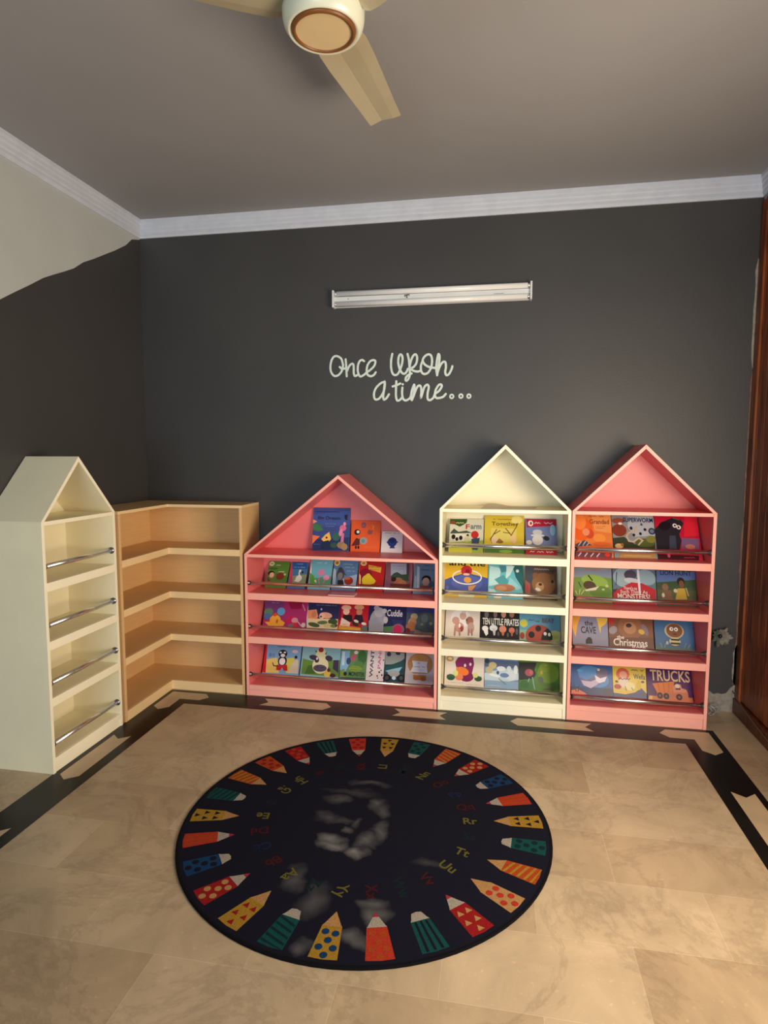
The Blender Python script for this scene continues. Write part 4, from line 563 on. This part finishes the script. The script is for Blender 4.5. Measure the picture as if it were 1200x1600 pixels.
tag(so, 'loose grey sheets of paper lying on the gable shelf of the cream bookcase', 'paper')
# thin book lying flat behind the rail of the wide pink bookcase
fb = empty('picture_book', (1.475, -0.235, 0.6796)); tag(fb, 'thin pale pink book lying flat on the top rail shelf of the wide pink bookcase', 'book', 'small picture books on the top rail shelf of the wide pink bookcase')
c = MB(); c.box(-0.085, 0.085, -0.045, 0.04, 0, 0.001, cmat((220, 150, 160))); c.box(-0.085, 0.085, -0.045, 0.04, 0.004, 0.005, cmat((220, 150, 160))); c.box(-0.085, -0.084, -0.045, 0.04, 0, 0.005, cmat((220, 150, 160))); c.build('cover', fb)
c = MB(); c.box(-0.084, 0.084, -0.044, 0.039, 0.001, 0.004, M_PAPER); c.build('page_block', fb)

# ------------------------------------------------------------------ wall lettering
lt = empty('wall_lettering', (1.33, -0.0, 1.9)); tag(lt, 'pale mint handwritten wall lettering reading Once Upon a time below the tube light', 'wall lettering')
def stroke_mesh(mb, pts, w, base):
    polys = ribbon(pts, w); n = len(polys)
    for k, poly in enumerate(polys):
        y = -0.0016 - base - 0.0004 * k / n
        q = [(p[0] - 1.33, p[1] - 1.9) for p in poly]
        mb.face([(p[0], y, p[1]) for p in q], M_LETTER)
for wname, strokes in LETTERING.items():
    if wname == 'dots':
        for st in strokes:
            m = MB(); cx, cz = st[0]; R0 = 0.0150
            P = [(cx + R0 * 0.72 * math.cos(2 * PI * k / 24), cz + R0 * 0.78 * math.sin(2 * PI * k / 24)) for k in range(24)]; P.append(P[0])
            stroke_mesh(m, P, 0.0105, 0); o = m.build('dot', lt, weld=False, recalc=False)
        continue
    m = MB()
    for si, st in enumerate(strokes): stroke_mesh(m, smooth_line(st, 6), 0.0140, 0.0005 * si)
    m.build('word', lt, weld=False, recalc=False)

# ------------------------------------------------------------------ twin tube light, switched off
tl = empty('tube_light', (1.3652, 0, 2.5055)); tag(tl, 'white twin fluorescent tube light, switched off, on the charcoal wall above the lettering', 'lamp')
LW, LH = 1.25, 0.107
m = MB(); m.prism([(0, 0.004), (-0.018, 0.012), (-0.018, 0.034), (-0.032, 0.040), (-0.032, 0.067), (-0.018, 0.073), (-0.018, 0.095), (0, 0.103)], 'x', 0.005, LW - 0.005, M_FIX)
m.build('housing', tl, bevel=0.001)
for x in (0.0, LW - 0.012):
    m = MB(); m.box(x, x + 0.012, -0.052, 0.0, 0.0, LH, M_FIX); m.build('end_cap', tl, bevel=0.002)
for z in (0.021, 0.086):
    m = MB(); m.tube([(0.028, -0.033, z), (LW - 0.028, -0.033, z)], 0.0165, M_TUBE, 20); tb = m.build('tube', tl)
    for x0_, x1_ in ((0.012, 0.030), (LW - 0.030, LW - 0.012)):
        m = MB(); m.tube([(x0_, -0.033, z), (x1_, -0.033, z)], 0.0135, M_CHROME, 16); m.build('tube_cap', tb)
m = MB(); MK = mat('dark_grey_print', rgb(50, 50, 54), 0.5)
for p in ([(0.466, 0.062), (0.498, 0.066), (0.498, 0.061), (0.466, 0.057)], [(0.480, 0.042), (0.486, 0.042), (0.486, 0.064), (0.480, 0.064)], [(0.466, 0.050), (0.470, 0.050), (0.470, 0.064), (0.466, 0.064)], [(0.494, 0.053), (0.498, 0.053), (0.498, 0.065), (0.494, 0.065)], [(0.474, 0.045), (0.477, 0.045), (0.477, 0.062), (0.474, 0.062)]):
    m.prism(p, 'y', -0.0328, -0.032, MK)
m.build('printed_mark', tl, weld=False)
m = MB(); m.box(0.10, 0.104, -0.0326, -0.032, 0.05, 0.056, MK); m.box(1.02, 1.08, -0.0326, -0.032, 0.044, 0.046, MK); m.build('screw', tl, weld=False)

# ------------------------------------------------------------------ ceiling fan
FX, FY = 1.876, -2.015
fan = empty('ceiling_fan', (FX, FY, 0)); tag(fan, 'cream three-blade ceiling fan with a brown-ringed round hub hanging from the ceiling', 'ceiling fan')
m = MB(); m.lathe([(0.0, 2.8650), (0.086, 2.8650)], M_FANC, 64); m.build('hub_cap', fan)
m = MB(); m.lathe([(0.086, 2.8652), (0.087, 2.8600), (0.092, 2.8585), (0.098, 2.8625), (0.099, 2.8685)], M_FANR, 64); m.build('hub_ring', fan)
m = MB(); m.lathe([(0.099, 2.8685), (0.107, 2.8625), (0.112, 2.8665), (0.121, 2.8795), (0.126, 2.8995), (0.127, 2.9245), (0.124, 2.9545), (0.112, 2.9745), (0.085, 2.9875), (0.04, 2.9935), (0.0, 2.9945)], M_FANH, 64); m.build('motor_housing', fan)
m = MB(); m.tube([(0, 0, 2.99), (0, 0, H - .03)], 0.014, M_FANH, 16); m.build('down_rod', fan)
m = MB(); m.lathe([(0.02, 3.075), (0.045, 3.085), (0.062, 3.11), (0.064, H)], M_FANH, 40); m.build('canopy', fan)
def blade_mesh(mb):
    st = [(0.118, 0.066), (0.13, 0.078), (0.16, 0.083), (0.25, 0.082), (0.40, 0.074), (0.52, 0.067), (0.636, 0.062)]
    rows = []
    for i, (r_0, hw) in enumerate(st):
        row = []
        for j in range(9):
            v = -1 + 2 * j / 8
            tipskew = -0.006 * v if i == len(st) - 1 else 0
            row.append((r_0 + tipskew, v * hw, -0.014 * v + 0.007 * max(0, 1 - abs(v - 0.25) / 0.75)))
        rows.append(row)
    V = [p for r in rows for p in r]; V2 = [(a, b, c + 0.0022) for a, b, c in V]; n = 9; F = []
    for i in range(len(st) - 1):
        for j in range(8): F.append((i * n + j, i * n + j + 1, (i + 1) * n + j + 1, (i + 1) * n + j))
    mb.idx(V, F, M_FANB); mb.idx(V2, F, M_FANB)
    N_ = len(V); L_ = len(st)
    rim = list(range(n)) + [i * n + n - 1 for i in range(1, L_)] + [(L_ - 1) * n + j for j in range(n - 2, -1, -1)] + [i * n for i in range(L_ - 2, 0, -1)]
    mb.idx(V + V2, [(rim[k], rim[(k + 1) % len(rim)], N_ + rim[(k + 1) % len(rim)], N_ + rim[k]) for k in range(len(rim))], M_FANB)
mb = MB(); blade_mesh(mb)
for k, az in enumerate((82.8, 207, 325)):
    if k == 0: b0 = mb.build('blade', fan); bo = b0
    else: bo = b0.copy(); C.objects.link(bo); bo.parent = fan
    bo.location = (0, 0, 2.915); bo.rotation_euler = (0, 0, math.radians(az))
    if k == 0:
        mm = MB(); mm.prism([(0.10, -0.014), (0.14, -0.02), (0.19, -0.018), (0.19, 0.018), (0.14, 0.02), (0.10, 0.014)], 'z', 0.012, 0.017, M_FANH); i0_ = mm.build('blade_iron', bo)
    else:
        ii = i0_.copy(); C.objects.link(ii); ii.parent = bo

# ------------------------------------------------------------------ round alphabet rug
RX, RY, RR = 1.899, -1.518, 0.777
def rug_mat(name, col, dusty=True):
    m = bpy.data.materials.new(name); m.use_nodes = True; nt = m.node_tree; N = nt.nodes; Lk = nt.links; b = N['Principled BSDF']
    b.inputs['Roughness'].default_value = 0.95; b.inputs['Specular IOR Level'].default_value = 0.15
    tc = N.new('ShaderNodeTexCoord')
    n = N.new('ShaderNodeTexNoise'); n.inputs['Scale'].default_value = 260; n.inputs['Detail'].default_value = 2; Lk.new(tc.outputs['Object'], n.inputs['Vector'])
    mr = N.new('ShaderNodeMapRange'); mr.inputs['From Min'].default_value = 0.3; mr.inputs['From Max'].default_value = 0.7; mr.inputs['To Min'].default_value = 0.75; mr.inputs['To Max'].default_value = 1.25; Lk.new(n.outputs['Fac'], mr.inputs[0])
    sc = N.new('ShaderNodeVectorMath'); sc.operation = 'SCALE'; sc.inputs[0].default_value = col[:3]; Lk.new(mr.outputs[0], sc.inputs['Scale'])
    # chalky footprints and smears (dirt with its own shape)
    last = sc.outputs[0]
    if dusty:
        acc = None
        wv = N.new('ShaderNodeTexNoise'); wv.inputs['Scale'].default_value = 9; wv.inputs['Detail'].default_value = 4; Lk.new(tc.outputs['Object'], wv.inputs['Vector'])
        off = N.new('ShaderNodeVectorMath'); off.operation = 'SCALE'; off.inputs['Scale'].default_value = 0.13; Lk.new(wv.outputs['Color'], off.inputs[0])
        ad = N.new('ShaderNodeVectorMath'); ad.operation = 'ADD'; Lk.new(tc.outputs['Object'], ad.inputs[0]); Lk.new(off.outputs[0], ad.inputs[1])
        for (sx, sy, rx, ry, st) in DUST:
            mp = N.new('ShaderNodeMapping'); mp.vector_type = 'POINT'
            mp.inputs['Location'].default_value = (-(sx - RX + 0.065) / rx, -(sy - RY + 0.065) / ry, 0); mp.inputs['Scale'].default_value = (1 / rx, 1 / ry, 0)
            Lk.new(ad.outputs[0], mp.inputs[0])
            ln = N.new('ShaderNodeVectorMath'); ln.operation = 'LENGTH'; Lk.new(mp.outputs[0], ln.inputs[0])
            r2_ = N.new('ShaderNodeMapRange'); r2_.inputs['From Min'].default_value = 1.25; r2_.inputs['From Max'].default_value = 0.1; r2_.inputs['To Min'].default_value = 0; r2_.inputs['To Max'].default_value = st * 0.62
            Lk.new(ln.outputs['Value'], r2_.inputs[0])
            if acc is None: acc = r2_.outputs[0]
            else:
                mxx = N.new('ShaderNodeMath'); mxx.operation = 'MAXIMUM'; Lk.new(acc, mxx.inputs[0]); Lk.new(r2_.outputs[0], mxx.inputs[1]); acc = mxx.outputs[0]
        mix = N.new('ShaderNodeMix'); mix.data_type = 'RGBA'; Lk.new(acc, mix.inputs[0]); Lk.new(last, mix.inputs[6]); mix.inputs[7].default_value = rgb(150, 150, 150)
        last = mix.outputs[2]
    Lk.new(last, b.inputs['Base Color'])
    return m
DUST = [(1.782, -1.675, .055, .04, .75), (1.80, -1.72, .06, .03, .8), (1.905, -1.745, .05, .035, .9), (1.93, -1.66, .05, .05, .5), (1.985, -1.60, .03, .07, .4), (1.75, -1.40, .06, .03, .3), (1.80, -1.33, .12, .03, .18),
        (1.928, -1.401, .04, .05, .4), (1.96, -1.45, .03, .06, .3), (1.865, -1.235, .08, .03, .3), (2.047, -2.06, .045, .045, .5), (2.03, -2.01, .05, .03, .4), (1.99, -2.18, .05, .035, .45), (1.823, -2.034, .05, .09, .3),
        (1.849, -2.24, .035, .03, .35), (1.73, -1.537, .05, .04, .3), (1.80, -1.55, .06, .02, .22), (1.72, -1.93, .04, .07, .3), (2.2, -1.75, .06, .03, .16), (1.87, -1.55, .02, .04, .3), (1.84, -1.60, .02, .02, .4)]
RM = {k: rug_mat('rug_' + k, tuple(q * (0.9 if k in ('navy', 'edge') else 0.46) for q in c[:3]), k == 'navy') for k, c in dict(navy=rgb(15, 17, 34), edge=rgb(8, 8, 14), red=rgb(186, 32, 36), orange=rgb(212, 88, 36), yellow=rgb(206, 160, 56), teal=rgb(16, 92, 92), blue=rgb(20, 74, 128), white=rgb(206, 196, 184), peach=rgb(222, 170, 110), pink=rgb(200, 60, 80), dnavy=rgb(20, 26, 46), dteal=rgb(8, 52, 60), ltr=rgb(128, 122, 56), ltg=rgb(22, 48, 50), ltred=rgb(88, 26, 32), ltb=rgb(24, 46, 92), coral=rgb(224, 70, 48)).items()}
rug = MB()
N_ = 96
def circ(r, z): return [(r * math.cos(2 * PI * k / N_), r * math.sin(2 * PI * k / N_), z) for k in range(N_)]
rug.face(circ(RR - 0.012, 0.0085), RM['navy'])
rug.idx(circ(RR - 0.012, 0.0085) + circ(RR - 0.003, 0.0085) + circ(RR, 0.005) + circ(RR, 0.0014), [(a * N_ + k, a * N_ + (k + 1) % N_, (a + 1) * N_ + (k + 1) % N_, (a + 1) * N_ + k) for a in range(3) for k in range(N_)], RM['edge'])
PEN = [('coral', 'lines', 'orange'), ('blue', 'dots', 'dnavy'), ('red', 'dots', 'peach'), ('yellow', 'tris', 'red'), ('teal', 'diag', 'dteal'), ('yellow', 'dots', 'blue'), ('coral', 'dots', 'orange'),
       ('teal', 'lines', 'dnavy'), ('red', 'tris', 'peach'), ('peach', 'dots', 'coral'), ('orange', 'diag', 'yellow'), ('teal', 'dots', 'dteal'), ('yellow', 'tris', 'dnavy'), ('coral', 'lines', 'orange'),
       ('blue', 'dots', 'dnavy'), ('red', 'dots', 'peach'), ('coral', 'diag', 'yellow'), ('teal', 'dots', 'dteal'), ('yellow', 'tris', 'dnavy'), ('coral', 'dots', 'red'), ('teal', 'lines', 'dnavy'),
       ('red', 'dots', 'coral'), ('orange', 'dots', 'red'), ('orange', 'diag', 'yellow'), ('teal', 'diag', 'dteal'), ('yellow', 'tris', 'dnavy')]
LETC = ['ltred', 'ltb', 'ltred', 'ltr', 'ltg', 'ltr', 'ltred', 'ltg', 'ltred', 'ltr', 'ltr', 'ltg', 'ltr', 'ltred', 'ltb', 'ltred', 'ltr', 'ltg', 'ltr', 'ltred', 'ltg', 'ltred', 'ltr', 'ltr', 'ltg', 'ltr']
TIPC = {'coral': 'coral', 'red': 'pink', 'blue': 'white', 'teal': 'white', 'yellow': 'peach', 'orange': 'peach', 'peach': 'peach'}
for i, (c, pat, c2) in enumerate(PEN):
    ang = math.radians(-157.5 + 13.846 * i); ca, sa = math.cos(ang), math.sin(ang)
    def put(pts, z, m):
        rug.face([(p[0] * ca - p[1] * sa, p[0] * sa + p[1] * ca, z) for p in pts], m)
    r0, r1, hw0, hw1 = 0.615, 0.752, 0.034, 0.047
    z1_, z2_ = 0.0089, 0.0093
    W_at = lambda r: hw0 + (hw1 - hw0) * (r - r0) / (r1 - r0)
    put([(r0, -hw0), (r1 - .004, -hw1), (r1, 0), (r1 - .004, hw1), (r0, hw0)], z1_, RM[c])
    tipm = RM['white' if TIPC[c] not in ('peach',) else 'peach']
    short = c in ('teal', 'blue')
    tip = 0.575 if short else 0.548
    twid = 0.016 if short else 0.0
    put([(r0, -hw0), (r0, hw0), (r0 - .01, hw0 * 0.82), (tip + .004, twid + .002), (tip, 0), (tip + .004, -twid - .002), (r0 - .01, -hw0 * 0.82)], z1_, tipm)
    if c in ('coral', 'red'): put([(tip, 0), (tip + .022, -0.012), (tip + .022, 0.012)], z2_, RM['pink'])
    if pat == 'lines':
        for v in (-0.55, 0, 0.55): put([(r0 + .004, v * hw0 - .004), (r1 - .006, v * hw1 - .005), (r1 - .006, v * hw1 + .005), (r0 + .004, v * hw0 + .004)], z2_, RM[c2])
    elif pat == 'dots':
        for (r, v) in ((0.64, -.45), (0.645, .5), (0.675, 0.0), (0.705, -.55), (0.705, .55), (0.735, 0.0)):
            put([(r + x, v * W_at(r) + y) for x, y in [(0.013 * math.cos(t), 0.013 * math.sin(t)) for t in [2 * PI * k / 12 for k in range(12)]]], z2_, RM[c2])
    elif pat == 'tris':
        for (r, v) in ((0.645, -.45), (0.645, .5), (0.69, -.5), (0.69, .5), (0.728, 0.0)):
            y = v * W_at(r); put([(r - .012, y), (r + .012, y - .013), (r + .012, y + .013)], z2_, RM[c2])
    else:
        for k in range(5):
            ra = r0 + 0.004 + k * 0.027; rb = ra + 0.022
            put([(ra, -W_at(ra) + .002), (ra + .010, -W_at(ra) + .002), (min(rb + .010, r1 - .003), W_at(rb) - .003), (min(rb, r1 - .006), W_at(rb) - .003)], z2_, RM[c2])
    L_ = 'ABCDEFGHIJKLMNOPQRSTUVWXYZ'[(3 - i) % 26]
    V, F, bb = text_tris(L_ + L_.lower()); s_ = 0.062
    cxm = (bb[0] + bb[2]) / 2
    lc = RM[LETC[i]]; i0 = len(rug.v)
    for v in V:
        px, py = 0.447 + (v[0] - cxm) * s_, (v[1] - 0.35) * s_ - 0.004
        rug.v.append((px * ca - py * sa, px * sa + py * ca, z1_))
    mi_ = rug.mi(lc)
    for f in F: rug.f.append(tuple(i0 + q for q in f)); rug.m.append(mi_); rug.sm.append(False)
ro = rug.build('alphabet_rug', weld=False, recalc=False); ro.location = (RX, RY, 0)
for p in ro.data.polygons:
    if p.normal.z < -0.5: p.flip()
tag(ro, 'round navy alphabet rug ringed with colourful pencils lying on the beige marble floor', 'rug')

# ------------------------------------------------------------------ odds and ends by the door
M_PET = mat('dusty_petal', rgb(140, 134, 122), 0.7, noise=0.15, nscale=60)
M_PET2 = mat('grey_green_petal', rgb(92, 100, 90), 0.7, noise=0.15, nscale=60)
fw = empty('artificial_flower', (3.775, -0.012, 0.475)); tag(fw, 'crumpled grey-white artificial flower on the wall beside the tall pink bookcase', 'artificial flower')
r = random.Random(11)
for k in range(17):
    an = 2 * PI * k / 17 + r.uniform(-.12, .12); L_ = r.uniform(0.035, 0.062); wd = r.uniform(0.010, 0.016)
    if -0.6 < math.sin(an) < 0.9 and math.cos(an) > 0: L_ *= 1.15
    m = MB(); mt = M_PET if (math.cos(an) > -0.2 and r.random() < .85) else M_PET2
    pts = []
    for s in range(6):
        t = s / 5; ww = wd * math.sin(PI * min(1, 0.15 + t * 0.85)) ** 0.6 * (1 - 0.25 * t); rad = 0.010 + L_ * t; y = -0.004 - 0.028 * math.sin(t * PI * .6) - r.uniform(0, .004)
        cx_, cz_ = rad * math.cos(an), rad * math.sin(an); nx_, nz_ = -math.sin(an), math.cos(an)
        pts.append(((cx_ - nx_ * ww, y, cz_ - nz_ * ww), (cx_, y + .005, cz_), (cx_ + nx_ * ww, y, cz_ + nz_ * ww)))
    V = [q for p in pts for q in p]; F = []
    for s in range(5): F += [(s * 3, s * 3 + 1, s * 3 + 4, s * 3 + 3), (s * 3 + 1, s * 3 + 2, s * 3 + 5, s * 3 + 4)]
    m.idx(V, F, mt); o = m.build('petal', fw); md = o.modifiers.new('solid', 'SOLIDIFY'); md.thickness = 0.001
m = MB(); m.lathe([(0.0, 0.012), (0.009, 0.008), (0.012, 0.0), (0.0, -0.004)], M_BLACK, 16); o = m.build('flower_centre', fw); o.rotation_euler = (PI / 2, 0, 0); o.location = (0, -0.012, 0)
# clear plastic curls on the floor and the thin cable
M_PLAS = mat('clear_crinkled_plastic', rgb(200, 200, 200), 0.12); M_PLAS.node_tree.nodes['Principled BSDF'].inputs['Transmission Weight'].default_value = 0.55
m = MB(); r = random.Random(4)
for k in range(5):
    cx_, cy_, cz_ = 0.02 * k - 0.03, r.uniform(-.02, .015), 0.035; R_ = r.uniform(0.018, 0.032); pts = []
    for s in range(22):
        t = s / 21 * 2 * PI * 1.3; pts.append((cx_ + R_ * math.cos(t) + 0.01 * s / 21, cy_ + 0.012 * math.sin(t * .7 + k), cz_ + R_ * math.sin(t)))
    m.tube(pts, 0.0028, M_PLAS, 6)
pf = m.build('plastic_wrap'); pf.location = (3.705, -0.075, 0.0); tag(pf, 'curled piece of clear plastic on the floor beside the tall pink bookcase', 'plastic wrap')
zmin = min(v.co.z for v in pf.data.vertices); pf.location.z = -zmin + 0.0003
m = MB(); P3 = []
for s in range(24):
    t = s / 23; P3.append((X1 - 0.026 - 0.004 * math.sin(t * 9), -0.012 - 1.1 * t, 0.135 - 0.14 * math.sin(min(1, t * 1.6) * PI / 2) * 0.62 + 0.10 * max(0, t - .6)))
m.tube(P3, 0.0026, mat('grey_cable_sheath', rgb(120, 84, 62), 0.5), 8); co = m.build('thin_cable'); tag(co, 'thin slack cable running along the foot of the wooden door', 'cable')
